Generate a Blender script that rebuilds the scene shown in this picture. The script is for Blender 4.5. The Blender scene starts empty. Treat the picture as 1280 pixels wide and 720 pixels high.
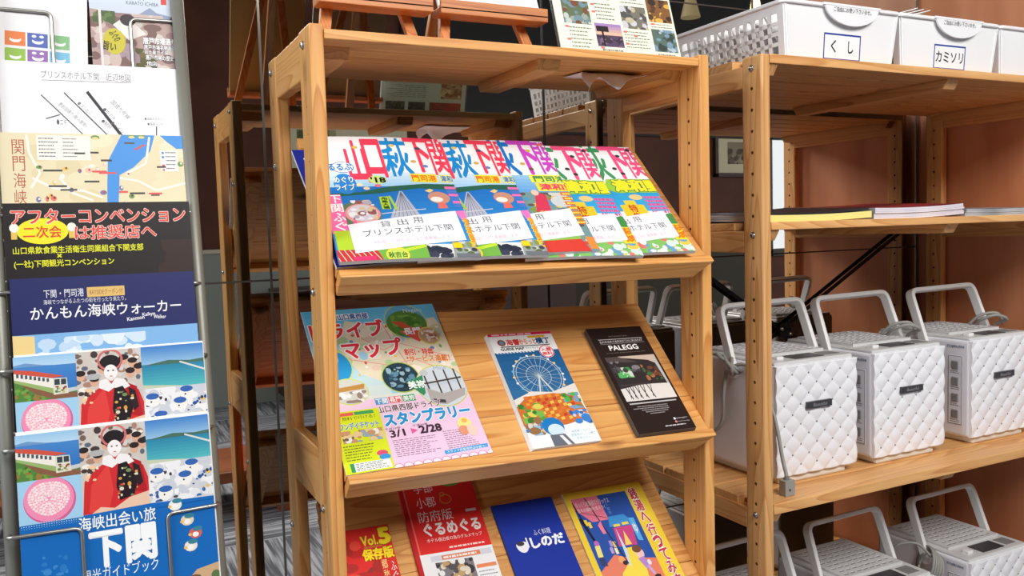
import bpy, bmesh, math, random
from mathutils import Vector, Matrix

SC = bpy.context.scene
COL = SC.collection
# ------------------------------------------------------------------ camera
cam_d = bpy.data.cameras.new('camera')
cam = bpy.data.objects.new('camera', cam_d)
COL.objects.link(cam)
cam_d.sensor_width = 36.0
cam_d.lens = 36.0 * 1058.965 / 1280.0
cam_d.clip_start = 0.02
RR = ((0.8945427, -0.4459641, -0.0301557), (-0.0574923, -0.0478921, -0.9971966), (0.4432696, 0.8937686, -0.0684811))
cam.matrix_world = Matrix(((RR[0][0], -RR[1][0], -RR[2][0], -0.235066),
                           (RR[0][1], -RR[1][1], -RR[2][1], -0.969295),
                           (RR[0][2], -RR[1][2], -RR[2][2], 0.626645),
                           (0, 0, 0, 1)))
SC.camera = cam
# ------------------------------------------------------------------ world, lights, exposure
world = bpy.data.worlds.new('world')
SC.world = world
world.use_nodes = True
world.node_tree.nodes['Background'].inputs[0].default_value = (0.86, 0.92, 1.0, 1)
world.node_tree.nodes['Background'].inputs[1].default_value = 1.25


def area_light(name, loc, target, size, power, color):
    d = bpy.data.lights.new(name, 'AREA')
    d.shape = 'RECTANGLE'
    d.size, d.size_y = size
    d.energy = power
    d.color = color
    o = bpy.data.objects.new(name, d)
    COL.objects.link(o)
    o.location = loc
    o.rotation_euler = (Vector(target) - Vector(loc)).to_track_quat('-Z', 'Y').to_euler()
    return o


area_light('daylight_from_entrance', (0.55, -2.0, 2.1), (0.6, 0.1, 0.4), (1.8, 0.9), 74, (1.0, 0.98, 0.95))
area_light('daylight_from_side', (-1.7, -0.35, 1.65), (0.2, 0.15, 0.45), (0.9, 0.9), 24, (0.93, 0.97, 1.0))
SC.cycles.caustics_reflective = False
vs = SC.view_settings
vs.view_transform = 'Standard'
vs.look = 'None'
vs.exposure = 0.03
vs.gamma = 1.0
vs.use_curve_mapping = False

# ------------------------------------------------------------------ measured layout (metres)
D, W, H = 0.243, 0.5696, 0.8666          # display rack: depth, width, top of posts
PA, PB = 0.0166, 0.0534                  # rack post: front width, side depth
M = 0.4113                               # plane of the mirror
X2, Y2, H2, D2, W2, PB2 = 0.659, -0.0093, 0.8737, 0.3887, 0.877, 0.0425   # storage shelf
FLOOR = -0.36
ZT, ZM, ZL, ZB = 0.8737, 0.6265, 0.1966, -0.2300   # shelf tops of the storage shelf
TH = math.radians(43.5)                  # tilt of the display shelves


def s2l(c):
    def f(v):
        v /= 255.0
        return v / 12.92 if v <= 0.04045 else ((v + 0.055) / 1.055) ** 2.4
    return (f(c[0]), f(c[1]), f(c[2]), 1.0)


# ------------------------------------------------------------------ materials
def mat(name, rgb, rough=0.5, metal=0.0, spec=0.5, emit=None, estr=1.0, trans=0.0):
    m = bpy.data.materials.new(name)
    m.use_nodes = True
    b = m.node_tree.nodes['Principled BSDF']
    b.inputs['Base Color'].default_value = s2l(rgb)
    b.inputs['Roughness'].default_value = rough
    b.inputs['Metallic'].default_value = metal
    b.inputs['Specular IOR Level'].default_value = spec
    if trans:
        b.inputs['Transmission Weight'].default_value = trans
        b.inputs['IOR'].default_value = 1.3
    if emit:
        b.inputs['Emission Color'].default_value = s2l(emit)
        b.inputs['Emission Strength'].default_value = estr
    return m


def noisy(m, c1, c2, scale, stretch=(1, 1, 1), detail=4, lo=0.35, hi=0.65, bump=0.0):
    nt = m.node_tree
    b = nt.nodes['Principled BSDF']
    tc = nt.nodes.new('ShaderNodeTexCoord')
    mp = nt.nodes.new('ShaderNodeMapping')
    mp.inputs['Scale'].default_value = stretch
    no = nt.nodes.new('ShaderNodeTexNoise')
    no.inputs['Scale'].default_value = scale
    no.inputs['Detail'].default_value = detail
    cr = nt.nodes.new('ShaderNodeValToRGB')
    cr.color_ramp.elements[0].position = lo
    cr.color_ramp.elements[1].position = hi
    cr.color_ramp.elements[0].color = s2l(c1)
    cr.color_ramp.elements[1].color = s2l(c2)
    L = nt.links.new
    L(tc.outputs['Object'], mp.inputs['Vector'])
    L(mp.outputs['Vector'], no.inputs['Vector'])
    L(no.outputs['Fac'], cr.inputs['Fac'])
    L(cr.outputs['Color'], b.inputs['Base Color'])
    if bump:
        bp = nt.nodes.new('ShaderNodeBump')
        bp.inputs['Strength'].default_value = bump
        bp.inputs['Distance'].default_value = 0.002
        L(no.outputs['Fac'], bp.inputs['Height'])
        L(bp.outputs['Normal'], b.inputs['Normal'])
    return m


def wood(name, axis, light, dark, knot=(120, 66, 30), rough=0.42, ring=26.0):
    """pine: growth rings stretched along one axis, a few knots"""
    m = bpy.data.materials.new(name)
    m.use_nodes = True
    nt = m.node_tree
    N, L = nt.nodes.new, nt.links.new
    b = nt.nodes['Principled BSDF']
    b.inputs['Roughness'].default_value = rough
    tc = N('ShaderNodeTexCoord')
    oi = N('ShaderNodeObjectInfo')
    ad = N('ShaderNodeVectorMath')
    ad.operation = 'ADD'
    mu = N('ShaderNodeMath')
    mu.operation = 'MULTIPLY'
    mu.inputs[1].default_value = 7.3
    L(oi.outputs['Random'], mu.inputs[0])
    L(tc.outputs['Object'], ad.inputs[0])
    L(mu.outputs[0], ad.inputs[1])
    sc = [1.0, 1.0, 1.0]
    sc[axis] = 0.075
    mp = N('ShaderNodeMapping')
    mp.inputs['Scale'].default_value = sc
    L(ad.outputs[0], mp.inputs['Vector'])
    n1 = N('ShaderNodeTexNoise')
    n1.inputs['Scale'].default_value = 9.0
    n1.inputs['Detail'].default_value = 2.0
    L(mp.outputs['Vector'], n1.inputs['Vector'])
    ml = N('ShaderNodeMath')
    ml.operation = 'MULTIPLY'
    ml.inputs[1].default_value = ring
    L(n1.outputs['Fac'], ml.inputs[0])
    fr = N('ShaderNodeMath')
    fr.operation = 'FRACT'
    L(ml.outputs[0], fr.inputs[0])
    n2 = N('ShaderNodeTexNoise')
    n2.inputs['Scale'].default_value = 160.0
    n2.inputs['Detail'].default_value = 3.0
    L(mp.outputs['Vector'], n2.inputs['Vector'])
    cr = N('ShaderNodeValToRGB')
    e = cr.color_ramp.elements
    e[0].position, e[0].color = 0.0, s2l(light)
    e[1].position, e[1].color = 1.0, s2l(light)
    x = e.new(0.72)
    x.color = s2l(tuple((l * 0.55 + d * 0.45) for l, d in zip(light, dark)))
    x = e.new(0.92)
    x.color = s2l(dark)
    L(fr.outputs[0], cr.inputs['Fac'])
    # fine fibre
    mx = N('ShaderNodeMix')
    mx.data_type = 'RGBA'
    mx.blend_type = 'MULTIPLY'
    mx.inputs['Factor'].default_value = 0.28
    L(cr.outputs['Color'], mx.inputs[6])
    c2 = N('ShaderNodeValToRGB')
    c2.color_ramp.elements[0].position = 0.3
    c2.color_ramp.elements[0].color = (0.62, 0.55, 0.48, 1)
    c2.color_ramp.elements[1].position = 0.6
    c2.color_ramp.elements[1].color = (1, 1, 1, 1)
    L(n2.outputs['Fac'], c2.inputs['Fac'])
    L(c2.outputs['Color'], mx.inputs[7])
    # knots
    sk = [1.0, 1.0, 1.0]
    sk[axis] = 0.45
    mk = N('ShaderNodeMapping')
    mk.inputs['Scale'].default_value = sk
    L(ad.outputs[0], mk.inputs['Vector'])
    vo = N('ShaderNodeTexVoronoi')
    vo.inputs['Scale'].default_value = 6.5
    L(mk.outputs['Vector'], vo.inputs['Vector'])
    kr = N('ShaderNodeValToRGB')
    kr.color_ramp.elements[0].position = 0.05
    kr.color_ramp.elements[0].color = (1, 1, 1, 1)
    kr.color_ramp.elements[1].position = 0.10
    kr.color_ramp.elements[1].color = (0, 0, 0, 1)
    L(vo.outputs['Distance'], kr.inputs['Fac'])
    mm = N('ShaderNodeMix')
    mm.data_type = 'RGBA'
    L(kr.outputs['Color'], mm.inputs['Factor'])
    L(mx.outputs[2], mm.inputs[6])
    mm.inputs[7].default_value = s2l(knot)
    # board to board variation
    hv = N('ShaderNodeHueSaturation')
    mr = N('ShaderNodeMapRange')
    mr.inputs['To Min'].default_value = 0.92
    mr.inputs['To Max'].default_value = 1.06
    L(oi.outputs['Random'], mr.inputs['Value'])
    L(mr.outputs['Result'], hv.inputs['Value'])
    L(mm.outputs[2], hv.inputs['Color'])
    L(hv.outputs['Color'], b.inputs['Base Color'])
    return m


PINE = [wood('pine_%s' % 'xyz'[i], i, (235, 177, 104), (207, 136, 69)) for i in range(3)]
PALE = [wood('pale_pine_%s' % 'xyz'[i], i, (233, 180, 117), (207, 144, 83)) for i in range(3)]
EASEL = [wood('easel_wood_%s' % 'xyz'[i], i, (216, 142, 84), (184, 106, 56), knot=(160, 90, 44)) for i in range(3)]
STEEL = mat('bolt_steel', (190, 188, 182), 0.25, 1.0)
HOLE = mat('drilled_hole', (150, 98, 58), 0.9)
CHROME = mat('wire_metal', (176, 174, 168), 0.32, 0.9)
TUBE = mat('stand_tube', (136, 135, 126), 0.45, 0.3)
WHITE = mat('white_plastic', (238, 238, 240), 0.35)
HBODY = mat('humidifier_white', (233, 234, 242), 0.32)
HQUILT = mat('humidifier_quilt', (242, 243, 248), 0.28)
HANDLE = mat('handle_white', (236, 237, 237), 0.35)
SILVER = mat('silver_plate', (214, 215, 216), 0.34, 0.05)
DKGREY = mat('dark_grey_plastic', (62, 62, 66), 0.35)
MIDGREY = mat('mid_grey_plastic', (132, 132, 134), 0.4)
CORD = mat('grey_cord', (150, 150, 146), 0.5)
CREAM = mat('cream_base', (232, 228, 214), 0.4)
BLACK = mat('black_metal', (26, 25, 26), 0.4, 0.4)
PAPER = mat('paper_white', (240, 240, 240), 0.6)
PAGES = noisy(mat('page_edges', (222, 222, 222), 0.7), (196, 196, 198), (240, 240, 240), 60, (0.02, 0.02, 30))
SLITM = mat('slot_dark', (142, 143, 145), 0.6)

PRINT = bpy.data.materials.new('printed_ink')
PRINT.use_nodes = True
_nt = PRINT.node_tree
_at = _nt.nodes.new('ShaderNodeAttribute')
_at.attribute_name = 'ink'
_nt.links.new(_at.outputs['Color'], _nt.nodes['Principled BSDF'].inputs['Base Color'])
_nt.nodes['Principled BSDF'].inputs['Roughness'].default_value = 0.42
_nt.nodes['Principled BSDF'].inputs['Specular IOR Level'].default_value = 0.22


# ------------------------------------------------------------------ object helpers
def wloc(o):
    v = Vector((0, 0, 0))
    while o is not None:
        v += o.location
        o = o.parent
    return v


def thing(name, label, cat, loc=(0, 0, 0), group=None):
    o = bpy.data.objects.new(name, None)
    o.empty_display_size = 0.03
    COL.objects.link(o)
    o.location = loc
    o['label'] = label
    o['category'] = cat
    if group:
        o['group'] = group
    return o


def tag(o, label, cat, group=None):
    o['label'] = label
    o['category'] = cat
    if group:
        o['group'] = group
    return o


def link_mesh(name, me, mats, parent):
    for m in (mats if isinstance(mats, (list, tuple)) else [mats]):
        me.materials.append(m)
    o = bpy.data.objects.new(name, me)
    COL.objects.link(o)
    if parent is not None:
        me.transform(Matrix.Translation(-wloc(parent)))
        o.parent = parent
    return o


def obj(name, bm, mats, parent=None, bevel=0.0, seg=2, smooth=False, label=None):
    me = bpy.data.meshes.new(name)
    bmesh.ops.recalc_face_normals(bm, faces=bm.faces)
    bm.to_mesh(me)
    bm.free()
    o = link_mesh(name, me, mats, parent)
    if bevel:
        md = o.modifiers.new('bevel', 'BEVEL')
        md.width = bevel
        md.segments = seg
        md.limit_method = 'ANGLE'
        md.angle_limit = math.radians(40)
    if smooth:
        for p in me.polygons:
            p.use_smooth = True
    if label:
        o['label'] = label
    return o


def struct(name, bm, mats, **k):
    o = obj(name, bm, mats, None, **k)
    o['kind'] = 'structure'
    return o


def quadbox(bm, pts, mi=0):
    """8 points: bottom 4 (ccw) then top 4"""
    v = [bm.verts.new(p) for p in pts]
    for f in ((3, 2, 1, 0), (4, 5, 6, 7), (0, 1, 5, 4), (1, 2, 6, 5), (2, 3, 7, 6), (3, 0, 4, 7)):
        bm.faces.new([v[i] for i in f]).material_index = mi
    return v


def box(bm, x0, x1, y0, y1, z0, z1, mi=0):
    return quadbox(bm, [(x0, y0, z0), (x1, y0, z0), (x1, y1, z0), (x0, y1, z0),
                        (x0, y0, z1), (x1, y0, z1), (x1, y1, z1), (x0, y1, z1)], mi)


def fbox(bm, F, x0, x1, y0, y1, n0, n1, mi=0):
    """box in a local frame F(x, y, n)"""
    return quadbox(bm, [F(x0, y0, n0), F(x1, y0, n0), F(x1, y1, n0), F(x0, y1, n0),
                        F(x0, y0, n1), F(x1, y0, n1), F(x1, y1, n1), F(x0, y1, n1)], mi)


def cyl(bm, c, axis, r, h, n=16, mi=0, r2=None):
    axis = Vector(axis).normalized()
    a = axis.orthogonal().normalized()
    b = axis.cross(a)
    c = Vector(c)
    r2 = r if r2 is None else r2
    lo = [bm.verts.new(c + (a * math.cos(t) + b * math.sin(t)) * r) for t in [2 * math.pi * i / n for i in range(n)]]
    hi = [bm.verts.new(c + axis * h + (a * math.cos(t) + b * math.sin(t)) * r2) for t in [2 * math.pi * i / n for i in range(n)]]
    for i in range(n):
        bm.faces.new((lo[i], lo[(i + 1) % n], hi[(i + 1) % n], hi[i])).material_index = mi
    bm.faces.new(lo[::-1]).material_index = mi
    bm.faces.new(hi).material_index = mi


def dome(bm, c, axis, r, h, n=14, mi=0):
    axis = Vector(axis).normalized()
    a = axis.orthogonal().normalized()
    b = axis.cross(a)
    c = Vector(c)
    rings = []
    for k in range(4):
        t = k / 4 * math.pi / 2
        rings.append([bm.verts.new(c + axis * h * math.sin(t) + (a * math.cos(q) + b * math.sin(q)) * r * math.cos(t))
                      for q in [2 * math.pi * i / n for i in range(n)]])
    top = bm.verts.new(c + axis * h)
    for k in range(3):
        for i in range(n):
            bm.faces.new((rings[k][i], rings[k][(i + 1) % n], rings[k + 1][(i + 1) % n], rings[k + 1][i])).material_index = mi
    for i in range(n):
        bm.faces.new((rings[3][i], rings[3][(i + 1) % n], top)).material_index = mi
    bm.faces.new(rings[0][::-1]).material_index = mi


def spline(P, k=6, closed=False):
    P = [Vector(p) for p in P]
    if k <= 1:
        return P
    out = []
    n = len(P)
    for i in range(n - 1):
        p0 = P[max(i - 1, 0)]
        p1, p2 = P[i], P[i + 1]
        p3 = P[min(i + 2, n - 1)]
        for j in range(k):
            t = j / k
            out.append(0.5 * ((2 * p1) + (p2 - p0) * t + (2 * p0 - 5 * p1 + 4 * p2 - p3) * t * t + (3 * p1 - p0 - 3 * p2 + p3) * t ** 3))
    out.append(P[-1])
    return out


def fillet(P, r, k=5):
    """round the inner corners of a polyline"""
    P = [Vector(p) for p in P]
    out = [P[0]]
    for i in range(1, len(P) - 1):
        a, b, c = P[i - 1], P[i], P[i + 1]
        d1, d2 = (a - b), (c - b)
        q = min(r, d1.length * 0.45, d2.length * 0.45)
        s, e = b + d1.normalized() * q, b + d2.normalized() * q
        for j in range(k + 1):
            t = j / k
            out.append(s * (1 - t) ** 2 + b * 2 * t * (1 - t) + e * t * t)
    out.append(P[-1])
    return out


def tube(bm, P, r, n=8, mi=0):
    P = [Vector(p) for p in P]
    prev = None
    rings = []
    for i, p in enumerate(P):
        t = (P[min(i + 1, len(P) - 1)] - P[max(i - 1, 0)]).normalized()
        if prev is None:
            a = t.orthogonal().normalized()
        else:
            a = (prev - t * prev.dot(t)).normalized()
        prev = a
        b = t.cross(a)
        rings.append([bm.verts.new(p + (a * math.cos(q) + b * math.sin(q)) * r) for q in [2 * math.pi * j / n for j in range(n)]])
    for k in range(len(rings) - 1):
        for j in range(n):
            f = bm.faces.new((rings[k][j], rings[k][(j + 1) % n], rings[k + 1][(j + 1) % n], rings[k + 1][j]))
            f.material_index = mi
            f.smooth = True
    bm.faces.new(rings[0][::-1]).material_index = mi
    bm.faces.new(rings[-1]).material_index = mi


def flat_sweep(bm, P, N, hn, hb, mi=0):
    """rectangular bar swept along P; hn along N, hb across"""
    P = [Vector(p) for p in P]
    N = Vector(N).normalized()
    rings = []
    for i, p in enumerate(P):
        t = (P[min(i + 1, len(P) - 1)] - P[max(i - 1, 0)]).normalized()
        b = t.cross(N).normalized()
        rings.append([bm.verts.new(p + N * s * hn + b * q * hb) for s, q in ((-1, -1), (1, -1), (1, 1), (-1, 1))])
    for k in range(len(rings) - 1):
        for j in range(4):
            bm.faces.new((rings[k][j], rings[k][(j + 1) % 4], rings[k + 1][(j + 1) % 4], rings[k + 1][j])).material_index = mi
    bm.faces.new(rings[0][::-1]).material_index = mi
    bm.faces.new(rings[-1]).material_index = mi


def drilled(name, bm, holes, mats, parent, bevel):
    """a board with real drilled holes: holes = [(centre, axis, radius, depth)]"""
    me = bpy.data.meshes.new(name)
    bmesh.ops.recalc_face_normals(bm, faces=bm.faces)
    bm.to_mesh(me)
    bm.free()
    for m in mats:
        me.materials.append(m)
    o = bpy.data.objects.new(name, me)
    COL.objects.link(o)
    md = o.modifiers.new('bevel', 'BEVEL')
    md.width = bevel
    md.segments = 2
    md.limit_method = 'ANGLE'
    cb = bmesh.new()
    for c, ax, r, dp in holes:
        ax = Vector(ax).normalized()
        cyl(cb, Vector(c) - ax * 0.004, ax, r, dp + 0.004, 12)
    bmesh.ops.recalc_face_normals(cb, faces=cb.faces)
    cm = bpy.data.meshes.new('cutter')
    cb.to_mesh(cm)
    cb.free()
    cm.materials.append(mats[-1])
    co = bpy.data.objects.new('cutter', cm)
    COL.objects.link(co)
    bo = o.modifiers.new('drill', 'BOOLEAN')
    bo.object = co
    bo.operation = 'DIFFERENCE'
    bo.solver = 'EXACT'
    bo.material_mode = 'TRANSFER'
    dg = bpy.context.evaluated_depsgraph_get()
    new = bpy.data.meshes.new_from_object(o.evaluated_get(dg))
    new.name = name
    bpy.data.objects.remove(o)
    bpy.data.objects.remove(co)
    o = bpy.data.objects.new(name, new)
    COL.objects.link(o)
    if parent is not None:
        new.transform(Matrix.Translation(-wloc(parent)))
        o.parent = parent
    return o


# ------------------------------------------------------------------ printed artwork
_tc = {}


def glyphs(s, off=0.0):
    k = (s, round(off, 4))
    if k in _tc:
        return _tc[k]
    c = bpy.data.curves.new('t', 'FONT')
    c.body = s
    c.resolution_u = 2
    c.offset = off
    o = bpy.data.objects.new('t', c)
    COL.objects.link(o)
    dg = bpy.context.evaluated_depsgraph_get()
    me = o.evaluated_get(dg).to_mesh()
    v = [(p.co.x, p.co.y) for p in me.vertices]
    f = [tuple(p.vertices) for p in me.polygons]
    bpy.data.objects.remove(o)
    bpy.data.curves.remove(c)
    _tc[k] = (v, f)
    return _tc[k]


def clip_poly(pts, x0, y0, x1, y1):
    for ax, lim, sg in ((0, x0, 1), (0, x1, -1), (1, y0, 1), (1, y1, -1)):
        out = []
        for i in range(len(pts)):
            a, b = pts[i - 1], pts[i]
            ia, ib = (a[ax] - lim) * sg >= 0, (b[ax] - lim) * sg >= 0
            if ia != ib:
                t = (lim - a[ax]) / (b[ax] - a[ax])
                q = [a[0] + (b[0] - a[0]) * t, a[1] + (b[1] - a[1]) * t]
                out.append(tuple(q))
            if ib:
                out.append(b)
        pts = out
        if len(pts) < 3:
            return []
    return pts


class Art:
    """layers of flat printed shapes in 0..1 x 0..1 page coordinates"""

    def __init__(s, w, h, xs=1.0, xo=0.0):
        s.w, s.h, s.xs, s.xo = w, h, xs, xo
        s.items = []
        s.layer = 0
        s.clip = (0, 0, 1, 1)
        s.rnd = random.Random(5)

    def X(s, p):
        return (p[0] * s.xs + s.xo, p[1])

    def add(s, pts, col, new=True, clip=True, cols=None):
        if new:
            s.layer += 1
        pts = [s.X(p) for p in pts]
        if clip and cols is None:
            c = s.clip
            pts = clip_poly(pts, max(c[0] * s.xs + s.xo, 0), c[1], min(c[2] * s.xs + s.xo, 1), c[3])
        if len(pts) >= 3:
            s.items.append((pts, cols or [col] * len(pts), s.layer))

    def poly(s, pts, col, new=True):
        s.add(pts, col, new)

    def rect(s, x0, y0, x1, y1, col, new=True):
        s.add([(x0, y0), (x1, y0), (x1, y1), (x0, y1)], col, new)

    def grad(s, x0, y0, x1, y1, top, bot, n=8):
        s.layer += 1
        for i in range(n):
            t = (i + 0.5) / n
            c = tuple(b + (a - b) * t for a, b in zip(top, bot))
            s.add([(x0, y0 + (y1 - y0) * i / n), (x1, y0 + (y1 - y0) * i / n), (x1, y0 + (y1 - y0) * (i + 1) / n), (x0, y0 + (y1 - y0) * (i + 1) / n)], c, False)

    def ell(s, cx, cy, rx, ry, col, n=20, new=True, a0=0, a1=360):
        s.add([(cx + rx * math.cos(math.radians(a0 + (a1 - a0) * i / n)), cy + ry * math.sin(math.radians(a0 + (a1 - a0) * i / n))) for i in range(n + (0 if a1 - a0 == 360 else 1))], col, new)

    def line(s, pts, wd, col):
        """wd as a fraction of page width"""
        s.layer += 2
        asp = s.w / s.h
        for (x0, y0), (x1, y1) in zip(pts[:-1], pts[1:]):
            s.par = 1 - getattr(s, 'par', 0)
            dx, dy = (x1 - x0), (y1 - y0) / asp
            l = math.hypot(dx, dy) or 1
            nx, ny = -dy / l * wd / 2, dx / l * wd / 2 * asp
            s.add([(x0 + nx, y0 + ny), (x0 - nx, y0 - ny), (x1 - nx, y1 - ny), (x1 + nx, y1 + ny)], col, False)
            s.items[-1:] = [(q_, c_, s.layer - s.par) for q_, c_, l_ in s.items[-1:]]

    def ring(s, cx, cy, rx, ry, wd, col, n=28):
        s.line([(cx + rx * math.cos(2 * math.pi * i / n), cy + ry * math.sin(2 * math.pi * i / n)) for i in range(n + 1)], wd, col)

    def text(s, t, x0, y0, x1, y1, col, bold=0.0, out=None, ow=0.06, rot=0.0, shear=0.0, clip=True):
        v0, _ = glyphs(t, 0.0)
        if not v0:
            return
        bx0, bx1 = min(v[0] for v in v0), max(v[0] for v in v0)
        by0, by1 = min(v[1] for v in v0), max(v[1] for v in v0)
        asp = s.w / s.h
        for c, off in (([(out, bold + ow)] if out else []) + [(col, bold)]):
            v, f = glyphs(t, 0.0)
            s.layer += 1
            nd = 0 if off < 0.012 else (4 if off < 0.025 else 8 if off < 0.07 else 12)
            sh = [(0.0, 0.0)] + [(off * math.cos(2 * math.pi * (i + 0.5) / nd), off * math.sin(2 * math.pi * (i + 0.5) / nd)) for i in range(nd)]
            for ox, oy in sh:
                s.layer += 1
                q = []
                for x, y in v:
                    u = (x + ox - bx0) / max(bx1 - bx0, 1e-6)
                    w = (y + oy - by0) / max(by1 - by0, 1e-6)
                    px, py = x0 + (x1 - x0) * u + shear * w, y0 + (y1 - y0) * w
                    if rot:
                        cx, cy = (x0 + x1) / 2, (y0 + y1) / 2
                        dx, dy = px - cx, (py - cy) / asp
                        r = math.radians(rot)
                        px, py = cx + dx * math.cos(r) - dy * math.sin(r), cy + (dx * math.sin(r) + dy * math.cos(r)) * asp
                    q.append((px, py))
                for fc in f:
                    s.add([q[i] for i in fc], c, False, clip)

    def vtext(s, t, cx, ytop, ch, cw, col, bold=0.0, out=None, ow=0.06, dx=0.0, rot=0.0):
        for i, c in enumerate(t):
            y = ytop - ch * i
            s.text(c, cx + dx * i - cw / 2, y - ch * 0.9, cx + dx * i + cw / 2, y, col, bold, out, ow, rot=rot)

    def lines(s, x0, y0, x1, y1, n, col, th=0.35, seed=1, gap=0.12):
        """rows of tiny print too small to read"""
        r = random.Random(seed)
        s.layer += 1
        hh = (y1 - y0) / n
        for i in range(n):
            x = x0
            xe = x1 - (x1 - x0) * r.random() * 0.3
            y = y1 - hh * (i + 0.5)
            while x < xe:
                l = (x1 - x0) * r.uniform(0.04, 0.14)
                s.rect(x, y - hh * th / 2, min(x + l, xe), y + hh * th / 2, col, False)
                x += l + (x1 - x0) * gap * 0.2

    def blobs(s, x0, y0, x1, y1, n, cols, r0, r1, seed=1, asp=None):
        oc = s.clip
        s.clip = (x0, y0, x1, y1)
        rr = random.Random(seed)
        a = asp or (s.w / s.h)
        for i in range(n):
            r = rr.uniform(r0, r1)
            s.ell(rr.uniform(x0, x1), rr.uniform(y0, y1), r * rr.uniform(0.7, 1.4), r * a * rr.uniform(0.6, 1.2), rr.choice(cols), 9, new=True)
        s.clip = oc

    def build(s, name, F, parent, n0=0.0, cuts=0, back=False, label=None):
        eps = 8e-6
        # stack the layers only as high as they really overlap
        NG = 40
        hgt = [[0] * NG for _ in range(NG)]
        placed = []
        i = 0
        its = sorted(s.items, key=lambda t: t[2])
        while i < len(its):
            j = i
            ly = its[i][2]
            upd = []
            while j < len(its) and its[j][2] == ly:
                pts, cols, _ = its[j]
                xs = [min(NG - 1, max(0, int(p[0] * NG))) for p in pts]
                ys = [min(NG - 1, max(0, int(p[1] * NG))) for p in pts]
                a0, a1, b0, b1 = min(xs), max(xs), min(ys), max(ys)
                h = 1 + max(hgt[x][y] for x in range(a0, a1 + 1) for y in range(b0, b1 + 1))
                placed.append((pts, cols, h))
                upd.append((a0, a1, b0, b1, h))
                j += 1
            for a0, a1, b0, b1, h in upd:
                for x in range(a0, a1 + 1):
                    for y in range(b0, b1 + 1):
                        if hgt[x][y] < h:
                            hgt[x][y] = h
            i = j
        bm = bmesh.new()
        cl = bm.loops.layers.float_color.new('ink')
        for pts, cols, ly in placed:
            vs_ = [bm.verts.new((p[0], p[1], ly)) for p in pts]
            try:
                f = bm.faces.new(vs_)
            except ValueError:
                continue
            for lp, c in zip(f.loops, cols):
                lp[cl] = s2l(c)
        if cuts:
            for i in range(1, cuts):
                bmesh.ops.bisect_plane(bm, geom=bm.verts[:] + bm.edges[:] + bm.faces[:], plane_co=(i / cuts, 0, 0), plane_no=(1, 0, 0), dist=1e-7)
        for f in bm.faces:
            f.normal_update()
            if f.normal.z < 0:
                f.normal_flip()
        for v in bm.verts:
            v.co = F(v.co.x * s.w, v.co.y * s.h, n0 + 4e-5 + v.co.z * eps)
        me = bpy.data.meshes.new(name)
        bm.to_mesh(me)
        bm.free()
        o = link_mesh(name, me, PRINT, parent)
        if label:
            o['label'] = label
        return o


def frame(O, ux, uy, n):
    O, ux, uy, n = Vector(O), Vector(ux), Vector(uy), Vector(n)
    return lambda x, y, z: O + ux * x + uy * y + n * z


def rotframe(O, ux, uy, n, deg):
    r = math.radians(deg)
    ux, uy = Vector(ux), Vector(uy)
    return frame(O, ux * math.cos(r) + uy * math.sin(r), -ux * math.sin(r) + uy * math.cos(r), n)

# ================================================================== SETTING
# carpet: grey tiles with stripes that change direction from tile to tile
CARPET = bpy.data.materials.new('striped_carpet')
CARPET.use_nodes = True
nt = CARPET.node_tree
N, L = nt.nodes.new, nt.links.new
tc = N('ShaderNodeTexCoord')
ck = N('ShaderNodeTexChecker')
ck.inputs['Scale'].default_value = 2.0
L(tc.outputs['Object'], ck.inputs['Vector'])
nz = []
for sc_ in ((4, 90, 1), (90, 4, 1)):
    mp = N('ShaderNodeMapping')
    mp.inputs['Scale'].default_value = sc_
    no = N('ShaderNodeTexNoise')
    no.inputs['Scale'].default_value = 1.0
    no.inputs['Detail'].default_value = 3
    L(tc.outputs['Object'], mp.inputs['Vector'])
    L(mp.outputs['Vector'], no.inputs['Vector'])
    nz.append(no)
mx = N('ShaderNodeMix')
mx.data_type = 'FLOAT'
L(ck.outputs['Fac'], mx.inputs[0])
L(nz[0].outputs['Fac'], mx.inputs[2])
L(nz[1].outputs['Fac'], mx.inputs[3])
cr = N('ShaderNodeValToRGB')
cr.color_ramp.elements[0].position = 0.4
cr.color_ramp.elements[0].color = s2l((84, 88, 98))
cr.color_ramp.elements[1].position = 0.62
cr.color_ramp.elements[1].color = s2l((176, 180, 190))
L(mx.outputs[0], cr.inputs['Fac'])
L(cr.outputs['Color'], nt.nodes['Principled BSDF'].inputs['Base Color'])
nt.nodes['Principled BSDF'].inputs['Roughness'].default_value = 0.9

SIDEWALL = noisy(mat('veneer_wall', (206, 136, 96), 0.5), (196, 126, 88), (216, 148, 108), 14, (1, 1, 0.12), 5)
REARWALL = noisy(mat('rear_wall', (96, 48, 32), 0.7), (84, 42, 28), (104, 54, 36), 3)
CEIL = mat('dark_ceiling', (58, 40, 32), 0.8)
WAINS = mat('wainscot_paint', (150, 158, 150), 0.6)
MIRROR = mat('mirror_glass', (230, 226, 218), 0.012, 1.0)
BACKING = mat('mirror_backing', (60, 52, 48), 0.6)
SEAMM = mat('mirror_trim', (126, 124, 118), 0.35, 0.8)

bm = bmesh.new()
box(bm, -4.5, 7.5, -3.5, 0.6, FLOOR - 0.05, FLOOR)
struct('floor', bm, CARPET)
bm = bmesh.new()
box(bm, -4.5, 7.5, -3.5, 0.6, 2.45, 2.5)
struct('ceiling', bm, CEIL)
bm = bmesh.new()
box(bm, -2.5, 1.545, M + 0.012, M + 0.12, FLOOR, 2.45)
struct('wall_back', bm, BACKING)
bm = bmesh.new()
box(bm, 1.545, 1.60, -0.035, M + 0.12, FLOOR, 2.45)
struct('wall_right', bm, SIDEWALL, bevel=0.002)
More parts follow.
